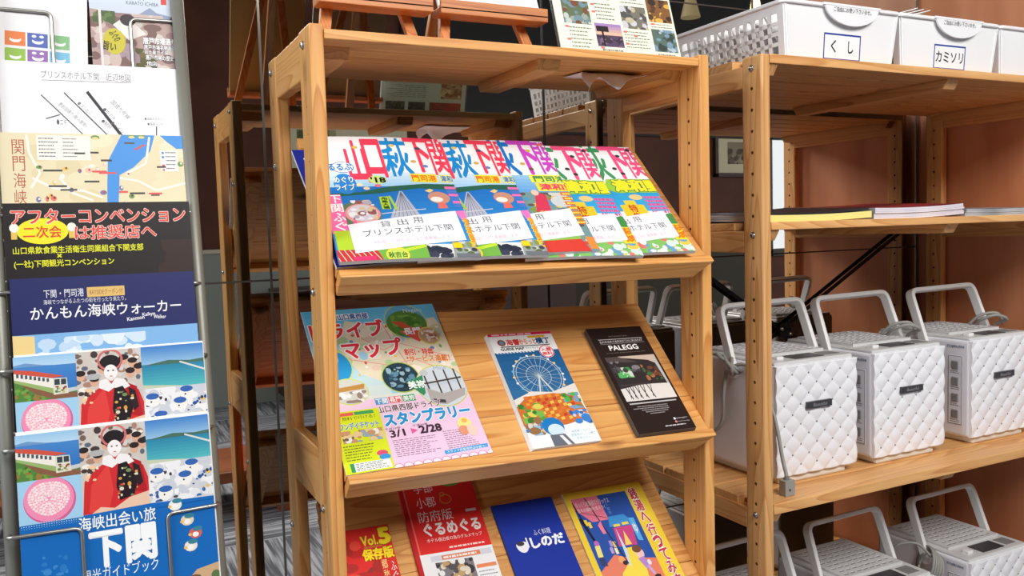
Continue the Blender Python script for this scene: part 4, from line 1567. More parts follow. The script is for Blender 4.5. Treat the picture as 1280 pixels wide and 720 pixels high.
A = Art(0.100, 0.22)
A.rect(0, 0, 1, 1, (238, 238, 240))
ICN = [[(232, 130, 74), (84, 104, 176), (132, 186, 132)], [(150, 192, 84), (146, 106, 172), (122, 186, 220)]]
for r in range(2):
    for c in range(3):
        x, y = 0.12 + c * 0.235, 0.675 - r * 0.095
        A.rect(x, y - 0.080, x + 0.215, y, ICN[r][c])
        A.ell(x + 0.11, y - 0.045, 0.062, 0.017, (244, 244, 244), 14)
        A.ell(x + 0.11, y - 0.036, 0.055, 0.010, ICN[r][c], 12)
        if c == 1:
            A.ell(x + 0.07, y - 0.018, 0.025, 0.008, (244, 244, 244), 10)
            A.ell(x + 0.15, y - 0.018, 0.025, 0.008, (244, 244, 244), 10)
F = rotframe(sp(-0.3290, 0.5600 - 0.22, 0.0018), (1, 0, 0), SU, SN, -2.5)
b = sheet_thing('leaflet', 'white leaflet with six coloured pictogram squares, in the top left pocket of the stand', 'leaflet', F, 0.100, 0.235, 0.0012)
A.build('cover', F, b, 0.0012)

# ================================================================== ITEMS ON THE SLANTED SHELVES
def shelf_item(k, u0, v0, rot=0.0, n0=0.0, slope=0.0):
    P, ux, v, n = shelf_frame(k)
    if slope:
        ux2 = (ux + n * slope).normalized()
        n2 = ux2.cross(v).normalized()
        ux_, n_ = ux2, n2
    else:
        ux_, n_ = ux, n
    return rotframe(P + ux * u0 + v * v0 + n * n0, ux_, v, n_, rot)


MW, MH, MT = 0.172, 0.232, 0.0048


def mag_cover(kind):
    XS, XO = 1.093, -0.055
    A = Art(MW, MH, XS, XO)
    A.rect(-0.1, -0.1, 1.1, 1.1, (240, 240, 242))
    if kind in (1, 2):
        red, blue = (238, 66, 92), (24, 138, 208)
        A.grad(0, 0.50, 1.1, 0.68, (206, 226, 242), (130, 190, 232), 6)
        A.grad(0, 0.05, 1.1, 0.56, (30, 110, 190), (60, 150, 210), 8)
        A.poly([(0, 0.505), (0.3, 0.515), (0.5, 0.56), (0.75, 0.585), (1.1, 0.59), (1.1, 0.535), (0.7, 0.545), (0.4, 0.50), (0, 0.475)], (40, 96, 78))
        A.text('山', 0.255, 0.60, 0.385, 0.955, red, 0.03, shear=-0.00)
        A.text('口', 0.385, 0.645, 0.510, 0.965, red, 0.035)
        A.text('萩', 0.515, 0.650, 0.705, 0.985, blue, 0.024)
        A.text('下', 0.700, 0.695, 0.860, 1.0, red, 0.035)
        A.text('関', 0.862, 0.670, 1.0, 1.0, red, 0.02)
        A.ell(0.43, 0.615, 0.062, 0.036, (196, 222, 130), 20)
        A.text("'18", 0.385, 0.592, 0.482, 0.636, (24, 24, 24), 0.04)
        A.rect(0.668, 0.598, 0.855, 0.670, (246, 226, 60))
        A.text('門司港', 0.675, 0.606, 0.848, 0.660, (226, 106, 40), 0.03)
        A.rect(0.875, 0.600, 1.02, 0.668, (236, 232, 120))
        A.text('津和野', 0.882, 0.606, 1.012, 0.660, (56, 120, 190), 0.03)
        A.ell(0.205, 0.585, 0.075, 0.085, (44, 128, 200), 20)
        A.text('めぐり', 0.135, 0.595, 0.265, 0.645, (246, 246, 246), 0.02, clip=True)
        A.text('ライブ', 0.135, 0.535, 0.265, 0.585, (246, 246, 246), 0.02)
        A.ell(0.215, 0.725, 0.075, 0.045, (246, 246, 248), 20)
        A.ring(0.215, 0.725, 0.075, 0.045, 0.006, (60, 100, 150))
        A.text('るるぶ', 0.12, 0.70, 0.28, 0.755, (44, 130, 200), 0.04)
        for x, y, c in ((0.335, 0.90, (206, 180, 90)), (0.60, 0.92, (220, 196, 110)), (0.785, 0.90, (74, 70, 100)), (0.725, 0.78, (206, 170, 96)), (0.34, 0.545, (236, 206, 170)), (0.42, 0.565, (226, 110, 130)), (0.80, 0.74, (110, 130, 190)), (0.30, 0.575, (240, 226, 170))):
            A.ell(x, y, 0.022, 0.013, c, 10)
        # bridge over the sea
        A.poly([(0.555, 0.52), (0.572, 0.52), (0.645, 0.33), (0.44, 0.30)], (176, 180, 196))
        for t in range(6):
            A.line([(0.563, 0.515), (0.47 + t * 0.03, 0.315)], 0.004, (96, 104, 130))
        A.line([(0.36, 0.335), (0.70, 0.375)], 0.008, (206, 206, 214))
        A.rect(0.405, 0.375, 0.465, 0.475, (190, 214, 50))
        A.vtext('角島大橋', 0.435, 0.470, 0.024, 0.040, (40, 90, 40), 0.03)
        A.line([(0.475, 0.48), (0.50, 0.37)], 0.018, (170, 206, 60))
        A.ell(0.82, 0.47, 0.078, 0.050, (196, 140, 120), 18)
        A.ell(0.80, 0.455, 0.045, 0.022, (236, 226, 216), 12)
        A.poly([(0.735, 0.525), (0.775, 0.545), (0.80, 0.53), (0.765, 0.51)], (236, 196, 120))
        A.poly([(0.79, 0.38), (0.86, 0.385), (0.85, 0.43), (0.80, 0.425)], (226, 110, 96))
        for i in range(6):
            A.rect(0.885 + 0.006 * i, 0.545 - i * 0.030, 1.04, 0.566 - i * 0.030, (236, 112, 176) if i % 2 == 0 else (74, 120, 196))
        A.poly([(0.90, 0.36), (1.1, 0.38), (1.1, 0.28), (0.93, 0.27)], (240, 120, 190))
        # plate of fish at left, pink column
        A.ell(0.25, 0.335, 0.14, 0.105, (96, 120, 96), 24)
        A.ell(0.27, 0.345, 0.115, 0.078, (226, 150, 150), 24)
        A.ell(0.27, 0.35, 0.098, 0.064, (206, 204, 214), 24)
        A.blobs(0.18, 0.30, 0.36, 0.45, 26, [(232, 232, 238), (176, 170, 186), (214, 190, 150), (150, 90, 90)], 0.010, 0.028, 2)
        A.rect(0.05, 0.20, 0.155, 0.50, (238, 110, 170))
        A.vtext('下関ふぐ', 0.115, 0.495, 0.07, 0.075, (250, 246, 246), 0.02)
        A.poly([(0.13, 0.17), (0.21, 0.30), (0.25, 0.17)], (236, 90, 150))
        A.rect(0.06, 0.08, 0.165, 0.22, (176, 206, 54))
        A.blobs(0.16, 0.06, 0.30, 0.19, 20, [(60, 130, 60), (110, 170, 80), (74, 150, 210)], 0.012, 0.03, 5)
        # bottom row: red roof, yellow, cow, train
        A.poly([(0, 0.085), (0.30, 0.070), (0.38, 0.0), (0, -0.02)], (196, 60, 56))
        for i in range(9):
            A.line([(0.03 + i * 0.033, 0.08), (0.07 + i * 0.036, -0.02)], 0.006, (240, 200, 190))
        A.rect(0.14, -0.02, 0.28, 0.03, (226, 60, 110))
        A.poly([(0.30, 0.07), (0.62, 0.10), (0.62, -0.02), (0.33, -0.02)], (116, 176, 74))
        A.ell(0.42, 0.03, 0.075, 0.055, (240, 214, 70), 18)
        A.ell(0.42, 0.03, 0.062, 0.043, (196, 214, 96), 18)
        A.text('秋吉台', 0.36, 0.01, 0.48, 0.05, (60, 120, 50), 0.03)
        A.poly([(0.48, 0.05), (0.62, 0.08), (0.61, 0.10), (0.47, 0.07)], (190, 220, 60))
        A.rect(0.62, -0.02, 0.80, 0.10, (226, 226, 222))
        A.blobs(0.62, 0.0, 0.78, 0.10, 12, [(44, 50, 66), (60, 66, 84)], 0.018, 0.04, 14)
        A.poly([(0.78, -0.02), (0.92, 0.0), (1.1, 0.02), (1.1, 0.12), (0.80, 0.12)], (150, 160, 160))
        A.blobs(0.80, 0.0, 1.08, 0.12, 34, [(90, 110, 60), (130, 150, 90), (226, 190, 60), (70, 70, 76), (200, 200, 204)], 0.012, 0.03, 15)
        A.rect(0.80, 0.0, 0.98, 0.03, (110, 116, 122))
        A.vtext('津和野', 0.97, 0.30, 0.065, 0.075, (240, 150, 40), 0.05, (246, 226, 90), 0.04)
        A.rect(0.80, 0.07, 0.86, 0.11, (242, 206, 40))
    else:
        if kind == 3:
            tcol, lcol = (200, 72, 196), (24, 120, 200)
        else:
            tcol, lcol = (238, 84, 136), (60, 150, 96)
        A.text('萩', 0.44, 0.66, 0.655, 1.0, lcol, 0.026)
        A.text('下', 0.655, 0.68, 0.850, 1.0, tcol, 0.04)
        A.text('関', 0.845, 0.68, 1.0, 0.985, tcol, 0.022)
        for x, y, c in ((0.80, 0.90, (206, 176, 80)), (0.93, 0.965, (226, 120, 70)), (0.70, 0.77, (206, 170, 96)), (0.75, 0.72, (120, 80, 76))):
            A.ell(x, y, 0.022, 0.014, c if kind == 3 else (60, 52, 60), 10)
        if kind == 3:
            A.grad(0.0, 0.50, 1.1, 0.66, (150, 200, 236), (96, 160, 220), 5)
            A.rect(0.70, 0.595, 1.06, 0.665, (240, 240, 70))
            A.text('門司港', 0.73, 0.602, 1.0, 0.655, (60, 140, 90), 0.04)
            A.rect(0.72, 0.515, 1.1, 0.590, (244, 226, 60))
            A.text('津和野', 0.745, 0.525, 1.05, 0.582, (226, 70, 100), 0.04)
            A.rect(0.0, 0.0, 1.1, 0.505, (116, 150, 150))
            A.blobs(0.3, 0.02, 1.1, 0.50, 90, [(196, 80, 70), (120, 150, 84), (226, 190, 90), (90, 84, 90), (80, 150, 190), (206, 206, 200)], 0.02, 0.05, 23)
            A.poly([(0.62, 0.33), (0.68, 0.50), (0.76, 0.48), (0.74, 0.33)], (210, 60, 90))
            A.ell(0.68, 0.50, 0.03, 0.026, (236, 196, 176), 12)
            A.ell(0.86, 0.42, 0.085, 0.05, (200, 206, 206), 16)
            for i in range(7):
                A.rect(0.885, 0.475 - i * 0.042, 1.1, 0.506 - i * 0.042, (222, 110, 44))
                A.lines(0.90, 0.480 - i * 0.042, 1.09, 0.500 - i * 0.042, 1, (250, 226, 90), 0.7, i)
            A.vtext('秋芳洞', 0.68, 0.34, 0.05, 0.07, (206, 190, 60), 0.03)
            A.poly([(0.55, 0.0), (0.58, 0.12), (0.86, 0.11), (0.90, 0.0)], (214, 66, 56))
            A.poly([(0.56, 0.09), (0.60, 0.17), (0.88, 0.16), (0.86, 0.10)], (140, 190, 84))
            A.poly([(0.90, 0.02), (0.90, 0.12), (1.1, 0.10), (1.1, 0.0)], (222, 140, 70))
            A.blobs(0.95, 0.0, 1.1, 0.09, 12, [(60, 62, 60), (130, 110, 160), (90, 100, 90)], 0.012, 0.03, 3)
        else:
            A.grad(0.0, 0.36, 1.1, 0.62, (40, 150, 206), (60, 170, 220), 5)
            A.poly([(0.50, 0.57), (0.56, 0.665), (1.06, 0.665), (1.1, 0.60), (1.02, 0.535), (0.60, 0.53)], (150, 200, 70))
            A.text('津和野', 0.595, 0.545, 1.03, 0.655, (246, 226, 50), 0.06, (44, 130, 80), 0.05)
            A.ell(0.73, 0.49, 0.06, 0.026, (236, 196, 130), 14)
            for i in range(8):
                A.lines(0.80, 0.475 - i * 0.034, 1.08, 0.500 - i * 0.034, 1, (226, 74, 140), 0.85, i + 3)
            A.rect(0.60, 0.36, 0.70, 0.46, (240, 200, 60))
            A.rect(0.55, 0.26, 0.76, 0.42, (244, 196, 50))
            A.vtext('特集', 0.65, 0.42, 0.075, 0.07, (190, 80, 40), 0.03)
            A.poly([(0, 0.26), (0.6, 0.24), (0.95, 0.34), (1.1, 0.28), (1.1, 0.20), (0, 0.10)], (70, 140, 76))
            A.poly([(0.80, 0.245), (1.1, 0.225), (1.1, 0.09), (0.88, 0.13)], (176, 54, 66))
            for i in range(8):
                A.line([(0.60 + i * 0.05, 0.235), (0.80 + i * 0.06, 0.12)], 0.007, (236, 190, 190))
            A.rect(0.0, 0.0, 1.1, 0.115, (130, 190, 100))
            A.blobs(0.3, 0.0, 1.1, 0.11, 60, [(210, 226, 220), (90, 170, 84), (226, 120, 110), (236, 240, 236), (240, 200, 80), (110, 160, 190)], 0.016, 0.04, 43 + kind)
            A.rect(0.86, 0.10, 1.02, 0.24, (246, 214, 50))
            A.vtext('萩焼', 0.94, 0.232, 0.062, 0.10, (222, 120, 30), 0.04)
    # lending slip
    A.poly([(0.155, 0.262), (0.900, 0.360), (0.905, 0.130), (0.160, 0.052)], (236, 239, 244))
    sh = -7.0
    A.text('貸', 0.36, 0.235, 0.43, 0.280, (70, 72, 80), 0.0, rot=-sh * 0.5)
    A.text('出', 0.475, 0.248, 0.545, 0.293, (70, 72, 80), 0.0, rot=-sh * 0.5)
    A.text('用', 0.585, 0.262, 0.650, 0.308, (70, 72, 80), 0.0, rot=-sh * 0.5)
    A.text('プリンスホテル下関', 0.235, 0.185, 0.84, 0.235, (60, 62, 70), 0.0, rot=5.5)
    A.text('※外部への持ち出しはご遠慮願います', 0.29, 0.125, 0.80, 0.152, (232, 150, 176), 0.0, rot=5.0)
    return A


MAGS = [
    (0.0172, -0.002, 3.0, 1, 'magazine with red and blue title lettering, leftmost and topmost of the fanned row'),
    (0.112, -0.002, 2.2, 2, 'red and blue titled magazine tucked under the leftmost one, second in the fanned row'),
    (0.192, 0.002, 1.6, 3, 'magazine with purple title lettering in the middle of the fanned row'),
    (0.257, -0.002, 3.4, 4, 'pink and green titled magazine between the purple titled one and the last one'),
    (0.3490, -0.002, 1.0, 5, 'pink titled magazine at the right end of the fanned row, against the rack post'),
]
arts = {}
for i, (u0, v0, rot, kind, lab) in enumerate(MAGS):
    F0 = shelf_item(2, u0, v0, -rot, (0.0122, 0.0100, 0.0081, 0.0061, 0.0043)[i], 0.050)

    def F(x, y, z, F0=F0):
        # cover bulges near the middle and dips at the free corners
        q = min(7, max(0, int(math.floor(x / MW * 8 + 1e-6))))
        t = x / MW * 8 - q
        s0, s1 = math.sin(math.pi * q / 8), math.sin(math.pi * (q + 1) / 8)
        return F0(x, y, z + 0.0022 * (s0 + (s1 - s0) * t))
    m = thing('magazine', lab, 'magazine', F0(MW / 2, 0, 0), 'lending magazines on the top slanted shelf')
    bm = bmesh.new()
    n = 8
    for q in range(n):
        fbox(bm, F, MW * q / n, MW * (q + 1) / n, 0, MH, 0, MT)
    bmesh.ops.remove_doubles(bm, verts=bm.verts, dist=1e-6)
    # drop the inner walls between the strips
    seen = {}
    for f in list(bm.faces):
        k = tuple(sorted(v.index for v in f.verts))
    bm.verts.index_update()
    for f in list(bm.faces):
        k = tuple(sorted(v.index for v in f.verts))
        seen.setdefault(k, []).append(f)
    for fs in seen.values():
        if len(fs) > 1:
            bmesh.ops.delete(bm, geom=fs, context='FACES_ONLY')
    obj('page_block', bm, PAGES, m)
    kk = 4 if kind == 5 else kind if kind != 2 else 1
    if kk not in arts:
        arts[kk] = mag_cover(kk)
    # the print needs cuts in y as well; cut in x only and follow the bulge per strip
    A = arts[kk]
    A.build('cover', F, m, MT, cuts=n)
    sp_bm = bmesh.new()
    fbox(sp_bm, F0, -0.0004, 0.0002, 0, MH, 0, MT)
    obj('spine', sp_bm, mat('spine_%d' % i, (206, 60, 84) if kind > 2 else (60, 110, 190), 0.4), m)

# navy booklet peeking out at the far left, under the fan
F = shelf_item(2, 0.0170, 0.003, 3.3, 0.0002)
b = sheet_thing('booklet', 'navy booklet with white outlined marks under the left end of the magazine row', 'booklet', F, 0.12, 0.216, 0.0036)
A = Art(0.12, 0.216)
A.rect(0, 0, 1, 1, (34, 44, 140))
A.line([(0.12, 0.80), (0.10, 0.92), (0.34, 0.92), (0.34, 0.80)], 0.02, (236, 236, 244))
A.line([(0.14, 0.72), (0.3, 0.72), (0.3, 0.62), (0.14, 0.62), (0.14, 0.72)], 0.02, (236, 236, 244))
A.build('cover', F, b, 0.0036)

# ---------------------------------------------------------------- drive map
w_, h_ = 0.191, 0.2585
F = shelf_item(3, 0.0174, 0.0004, 1.9, 0.0003)
b = sheet_thing('map_leaflet', 'colourful drive map sheet with red outlined title on the middle slanted shelf', 'map', F, w_, h_, 0.0012)
A = Art(w_, h_, 0.2 / 0.191, (0.0085 - 0.0172 + 0.004) / 0.191)
A.grad(-0.1, 0.72, 1.1, 1.0, (96, 186, 226), (150, 206, 228), 6)
A.grad(-0.1, 0.36, 1.1, 0.72, (150, 206, 228), (226, 226, 214), 6)
A.poly([(0.30, 0.92), (0.55, 0.86), (0.95, 0.9), (1.1, 0.5), (0.95, 0.40), (0.6, 0.42), (0.30, 0.56), (0.2, 0.72)], (226, 214, 186))
A.blobs(0.15, 0.42, 1.0, 0.88, 60, [(232, 220, 196), (206, 206, 160), (176, 206, 150), (226, 196, 176), (160, 206, 224), (240, 226, 206)], 0.02, 0.06, 3)
for P in ([(0.3, 0.85), (0.5, 0.70), (0.62, 0.74), (0.95, 0.62)], [(0.25, 0.66), (0.5, 0.60), (0.7, 0.62), (0.9, 0.52)], [(0.55, 0.9), (0.60, 0.7), (0.66, 0.5)]):
    A.line(P, 0.007, (232, 150, 140))
rr = random.Random(8)
for i in range(40):
    x, y = rr.uniform(0.22, 0.98), rr.uniform(0.45, 0.9)
    A.ell(x, y, rr.uniform(0.008, 0.016), rr.uniform(0.006, 0.013), rr.choice([(214, 90, 80), (240, 240, 236), (120, 160, 96), (240, 196, 90), (110, 140, 190)]), 9)
A.poly([(-0.1, 0.40), (0.5, 0.40), (1.1, 0.37), (1.1, -0.1), (-0.1, -0.1)], (238, 200, 226))
A.rect(-0.1, 0.345, 0.30, 0.42, (238, 206, 228))
# round photographs
A.ell(0.733, 0.885, 0.155, 0.125, (196, 206, 90), 32)
A.clip = (0.58, 0.76, 0.89, 1.0)
A.ell(0.733, 0.885, 0.148, 0.118, (98, 168, 206), 32)
A.ell(0.733, 0.868, 0.146, 0.095, (84, 132, 56), 28)
A.blobs(0.63, 0.80, 0.85, 0.93, 40, [(70, 116, 46), (120, 160, 70), (90, 140, 60)], 0.010, 0.03, 4)
A.poly([(0.62, 0.89), (0.70, 0.885), (0.80, 0.81), (0.86, 0.79), (0.84, 0.77), (0.74, 0.80), (0.66, 0.86)], (202, 84, 60))
A.clip = (0, 0, 1, 1)
A.poly([(0.66, 0.815), (0.84, 0.838), (0.80, 0.75), (0.775, 0.735)], (226, 84, 80))
A.text('長門', 0.690, 0.790, 0.812, 0.835, (250, 246, 246), 0.03)
A.text('Nagato', 0.74, 0.94, 0.88, 0.975, (206, 226, 240), 0.0)
A.ell(0.862, 0.772, 0.078, 0.062, (206, 206, 80), 26)
A.ell(0.862, 0.772, 0.072, 0.056, (190, 150, 120), 26)
A.blobs(0.81, 0.735, 0.915, 0.81, 26, [(226, 206, 190), (170, 110, 80), (240, 226, 216)], 0.008, 0.016, 5)
A.ell(0.555, 0.515, 0.130, 0.100, (176, 200, 96), 30)
A.ell(0.555, 0.515, 0.123, 0.093, (40, 62, 76), 30)
A.blobs(0.47, 0.45, 0.65, 0.58, 34, [(60, 96, 120), (96, 140, 160), (30, 44, 54), (150, 180, 190)], 0.008, 0.024, 6)
A.ell(0.815, 0.435, 0.180, 0.135, (206, 206, 90), 34)
A.clip = (0.64, 0.305, 0.99, 0.565)
A.ell(0.815, 0.435, 0.173, 0.128, (206, 214, 222), 34)
A.poly([(0.67, 0.455), (0.96, 0.475), (0.955, 0.445), (0.665, 0.43)], (196, 206, 216))
A.line([(0.66, 0.455), (0.97, 0.475)], 0.014, (76, 64, 60))
for x in (0.715, 0.79, 0.865, 0.935):
    A.line([(x, 0.535), (x + 0.005, 0.375)], 0.011, (70, 60, 56))
A.poly([(0.70, 0.43), (0.80, 0.385), (0.97, 0.405), (0.95, 0.36), (0.80, 0.315), (0.70, 0.335)], (176, 170, 166))
A.poly([(0.72, 0.36), (0.80, 0.345), (0.80, 0.325), (0.73, 0.335)], (70, 66, 70))
A.ell(0.72, 0.525, 0.03, 0.020, (190, 196, 200), 10)
A.clip = (0, 0, 1, 1)
A.poly([(0.575, 0.475), (0.705, 0.515), (0.685, 0.40), (0.665, 0.385)], (60, 140, 96))
A.text('美祢', 0.585, 0.435, 0.700, 0.482, (246, 250, 246), 0.03)
A.text('Mine', 0.80, 0.535, 0.89, 0.562, (150, 170, 190), 0.0)
A.ell(0.13, 0.62, 0.13, 0.115, (206, 216, 110), 28)
A.ell(0.13, 0.62, 0.122, 0.107, (44, 150, 206), 28)
A.ell(0.10, 0.665, 0.08, 0.045, (170, 214, 236), 20)
A.ell(0.19, 0.46, 0.125, 0.082, (206, 216, 110), 28)
A.clip = (0.06, 0.38, 0.32, 0.55)
A.ell(0.19, 0.46, 0.118, 0.075, (206, 206, 196), 28)
A.poly([(0.10, 0.485), (0.30, 0.500), (0.29, 0.47), (0.10, 0.46)], (190, 140, 70))
A.blobs(0.10, 0.39, 0.30, 0.46, 16, [(232, 232, 230), (150, 130, 120)], 0.012, 0.03, 9)
A.clip = (0, 0, 1, 1)
A.rect(0.255, 0.925, 0.478, 0.968, (248, 248, 248))
A.text('山口県西部', 0.262, 0.926, 0.472, 0.966, (56, 96, 170), 0.035)
A.text('ドライブ', 0.05, 0.800, 0.555, 0.910, (228, 58, 66), 0.035, (250, 246, 246), 0.05)
A.text('マップ', 0.228, 0.660, 0.640, 0.775, (228, 58, 66), 0.035, (250, 246, 246), 0.05)
A.text('割引・特典', 0.640, 0.645, 0.845, 0.690, (226, 70, 60), 0.03, (250, 240, 220), 0.04, rot=-4)
A.text('サービス満載！', 0.655, 0.595, 0.945, 0.640, (230, 120, 50), 0.03, (250, 240, 220), 0.04, rot=-4)
for i, (t, c) in enumerate((('下関', (80, 150, 200)), ('長門', (228, 90, 90)), ('美祢', (70, 160, 110)))):
    A.rect(0.332 + i * 0.092, 0.362, 0.418 + i * 0.092, 0.402, c)
    A.text(t, 0.337 + i * 0.092, 0.366, 0.413 + i * 0.092, 0.398, (250, 250, 246), 0.02)
A.text('山口県西部ドライブ', 0.330, 0.312, 0.760, 0.352, (96, 52, 64), 0.025, (252, 244, 250), 0.05)
A.text('スタンプラリー', 0.352, 0.232, 0.935, 0.302, (40, 146, 206), 0.055, (246, 250, 252), 0.05)
A.text('3/1', 0.36, 0.166, 0.455, 0.205, (60, 40, 56), 0.03)
A.poly([(0.50, 0.205), (0.50, 0.170), (0.545, 0.188)], (226, 90, 150))
A.text('2/28', 0.555, 0.166, 0.70, 0.208, (60, 40, 56), 0.04)
A.text('平成29年　　　平成30年', 0.335, 0.208, 0.62, 0.222, (96, 70, 84))
A.lines(0.36, 0.052, 0.66, 0.152, 9, (120, 92, 116), 0.32, 21)
A.lines(0.70, 0.055, 0.92, 0.165, 9, (130, 100, 124), 0.30, 22)
A.poly([(0.665, 0.030), (0.665, 0.052), (0.965, 0.058), (0.965, 0.036)], (70, 156, 214))
A.text('スタンプ設置場所は中面で！', 0.68, 0.036, 0.95, 0.051, (246, 250, 252), 0.01)
for i in range(11):
    A.ell(0.35 + i * 0.062, 0.0, 0.032, 0.022, (250, 226, 238), 14)
    A.ring(0.35 + i * 0.062, 0.0, 0.030, 0.020, 0.004, (226, 96, 140), 14)
A.ell(0.865, 0.185, 0.050, 0.040, (240, 226, 140), 16)
A.ell(0.845, 0.150, 0.035, 0.028, (226, 150, 120), 14)
A.ell(0.90, 0.145, 0.032, 0.036, (240, 206, 190), 14)
A.ell(0.87, 0.205, 0.02, 0.014, (246, 180, 90), 10)
# yellow coupon panel
A.poly([(-0.1, -0.1), (-0.1, 0.345), (0.338, 0.345), (0.318, -0.1)], (214, 228, 40))
A.rect(0.05, 0.318, 0.17, 0.337, (226, 96, 90))
A.rect(0.175, 0.318, 0.30, 0.337, (70, 160, 90))
A.text('無料で行ける！', 0.09, 0.292, 0.30, 0.313, (60, 60, 40), 0.01)
A.text('ワンデイチケット', 0.06, 0.238, 0.31, 0.276, (50, 130, 190), 0.03, (246, 250, 246), 0.04)
A.blobs(0.06, 0.165, 0.32, 0.232, 50, [(236, 236, 226), (196, 150, 110), (110, 96, 84), (226, 200, 150), (150, 170, 180)], 0.012, 0.03, 13)
A.lines(0.05, 0.065, 0.24, 0.155, 6, (110, 120, 40), 0.34, 31)
A.ell(0.275, 0.090, 0.036, 0.016, (226, 84, 120), 16)
A.ell(0.285, 0.068, 0.036, 0.016, (60, 150, 214), 16)
A.rect(0.06, 0.008, 0.31, 0.055, (240, 242, 236))
A.rect(0.06, 0.008, 0.085, 0.055, (60, 150, 90))
A.lines(0.095, 0.010, 0.30, 0.053, 5, (110, 110, 120), 0.4, 33)
A.build('printed_face', F, b, 0.0012)

# ---------------------------------------------------------------- guide-map leaflets (a thin pile)
GW, GH = 0.103, 0.196
A = Art(GW, GH)
A.rect(0, 0, 1, 1, (240, 242, 242))
A.rect(0, 0.975, 1, 1, (226, 40, 92))
A.lines(0.06, 0.978, 0.95, 0.997, 1, (250, 210, 222), 0.6, 2)
A.rect(0.60, 0.945, 0.88, 0.967, (244, 190, 60))
A.text('シーサイドモール', 0.62, 0.949, 0.86, 0.963, (90, 60, 40))
A.ell(0.165, 0.912, 0.062, 0.030, (150, 60, 40), 16)
A.ell(0.165, 0.912, 0.036, 0.018, (90, 150, 170), 14)
A.text('海響', 0.24, 0.885, 0.44, 0.940, (206, 56, 50), 0.035)
A.text('からっと', 0.445, 0.887, 0.70, 0.935, (226, 110, 40), 0.035)
A.text('横丁', 0.705, 0.885, 0.92, 0.942, (34, 80, 130), 0.045)
A.rect(0.13, 0.868, 0.90, 0.876, (44, 44, 48))
A.text('GUIDE MAP', 0.115, 0.838, 0.475, 0.862, (50, 50, 54), 0.035)
A.text('ガイドマップ', 0.495, 0.840, 0.70, 0.860, (70, 70, 74), 0.0)
A.grad(0, 0.40, 1, 0.822, (26, 88, 140), (50, 110, 158), 5)
for i in range(12):
    A.poly([(0.02 + i * 0.05, 0.822), (0.045 + i * 0.05, 0.822), (0.065 + i * 0.05, 0.812), (0.04 + i * 0.05, 0.812)], (240, 242, 242))
A.ell(0.80, 0.808, 0.115, 0.060, (246, 244, 244), 26)
A.ring(0.80, 0.808, 0.105, 0.054, 0.014, (222, 40, 56))
A.text('入園', 0.725, 0.810, 0.875, 0.842, (222, 40, 56), 0.03)
A.text('無料', 0.725, 0.772, 0.875, 0.804, (222, 40, 56), 0.03)
cx, cy, rx, ry = 0.515, 0.592, 0.365, 0.182
for q in (1.0, 0.90, 0.5):
    A.ring(cx, cy, rx * q, ry * q, 0.013 if q == 1 else 0.008, (190, 206, 216), 40)
for i in range(22):
    a = 2 * math.pi * i / 22
    A.line([(cx, cy), (cx + rx * math.cos(a), cy + ry * math.sin(a))], 0.006, (176, 196, 208))
    A.ell(cx + rx * 1.03 * math.cos(a), cy + ry * 1.03 * math.sin(a), 0.020, 0.010, ((236, 236, 240), (120, 180, 214), (240, 206, 120))[i % 3], 8)
A.line([(cx, cy), (cx - 0.10, 0.42)], 0.022, (206, 214, 220))
A.line([(cx, cy), (cx + 0.13, 0.42)], 0.022, (206, 214, 220))
A.poly([(0, 0.40), (0.3, 0.46), (0.6, 0.44), (1, 0.50), (1, 0.36), (0, 0.30)], (226, 222, 214))
A.poly([(0, 0.34), (0.2, 0.42), (0.6, 0.43), (0.95, 0.40), (1, 0.20), (0.6, 0.16), (0, 0.18)], (206, 110, 50))
rr = random.Random(4)
for i in range(13):
    for j in range(8):
        if (i + j) % 2:
            x, y = 0.15 + i * 0.06, 0.20 + j * 0.028
            A.poly([(x, y), (x + 0.055, y + 0.006), (x + 0.05, y + 0.028), (x - 0.005, y + 0.022)], rr.choice([(236, 150, 50), (196, 60, 40), (240, 190, 80), (222, 120, 50)]), new=(i == 0))
A.blobs(0.02, 0.20, 0.35, 0.36, 24, [(90, 150, 60), (120, 180, 76), (214, 206, 90), (60, 120, 50)], 0.03, 0.07, 8)
A.blobs(0.72, 0.28, 0.98, 0.42, 18, [(80, 180, 80), (60, 140, 60), (230, 220, 120), (120, 160, 200)], 0.025, 0.06, 9)
A.blobs(0.0, 0.10, 0.36, 0.24, 22, [(70, 130, 190), (206, 206, 210), (150, 110, 70), (226, 190, 120), (150, 190, 220)], 0.03, 0.07, 10)
A.blobs(0.72, 0.15, 1.0, 0.27, 18, [(60, 130, 206), (40, 96, 170), (200, 210, 226)], 0.03, 0.08, 11)
A.poly([(0, 0), (1, 0), (1, 0.15), (0.6, 0.10), (0.30, 0.13), (0.10, 0.02)], (238, 240, 238))
A.ell(0.40, 0.155, 0.155, 0.075, (30, 120, 190), 24)
A.ell(0.42, 0.125, 0.115, 0.050, (206, 226, 240), 20)
A.poly([(0.30, 0.09), (0.52, 0.09), (0.60, 0.0), (0.30, 0.0)], (104, 108, 122))
A.poly([(0.43, 0.08), (0.48, 0.08), (0.56, 0.0), (0.50, 0.0)], (226, 226, 226))
A.ell(0.79, 0.070, 0.225, 0.062, (246, 248, 246), 28)
A.text('海響館となり！', 0.62, 0.088, 0.90, 0.110, (84, 160, 190), 0.01)
A.text('遊園地からっと横丁', 0.60, 0.058, 0.97, 0.082, (84, 160, 190), 0.01)
A.text('夜景もきれい！', 0.66, 0.030, 0.93, 0.052, (84, 160, 190), 0.01)
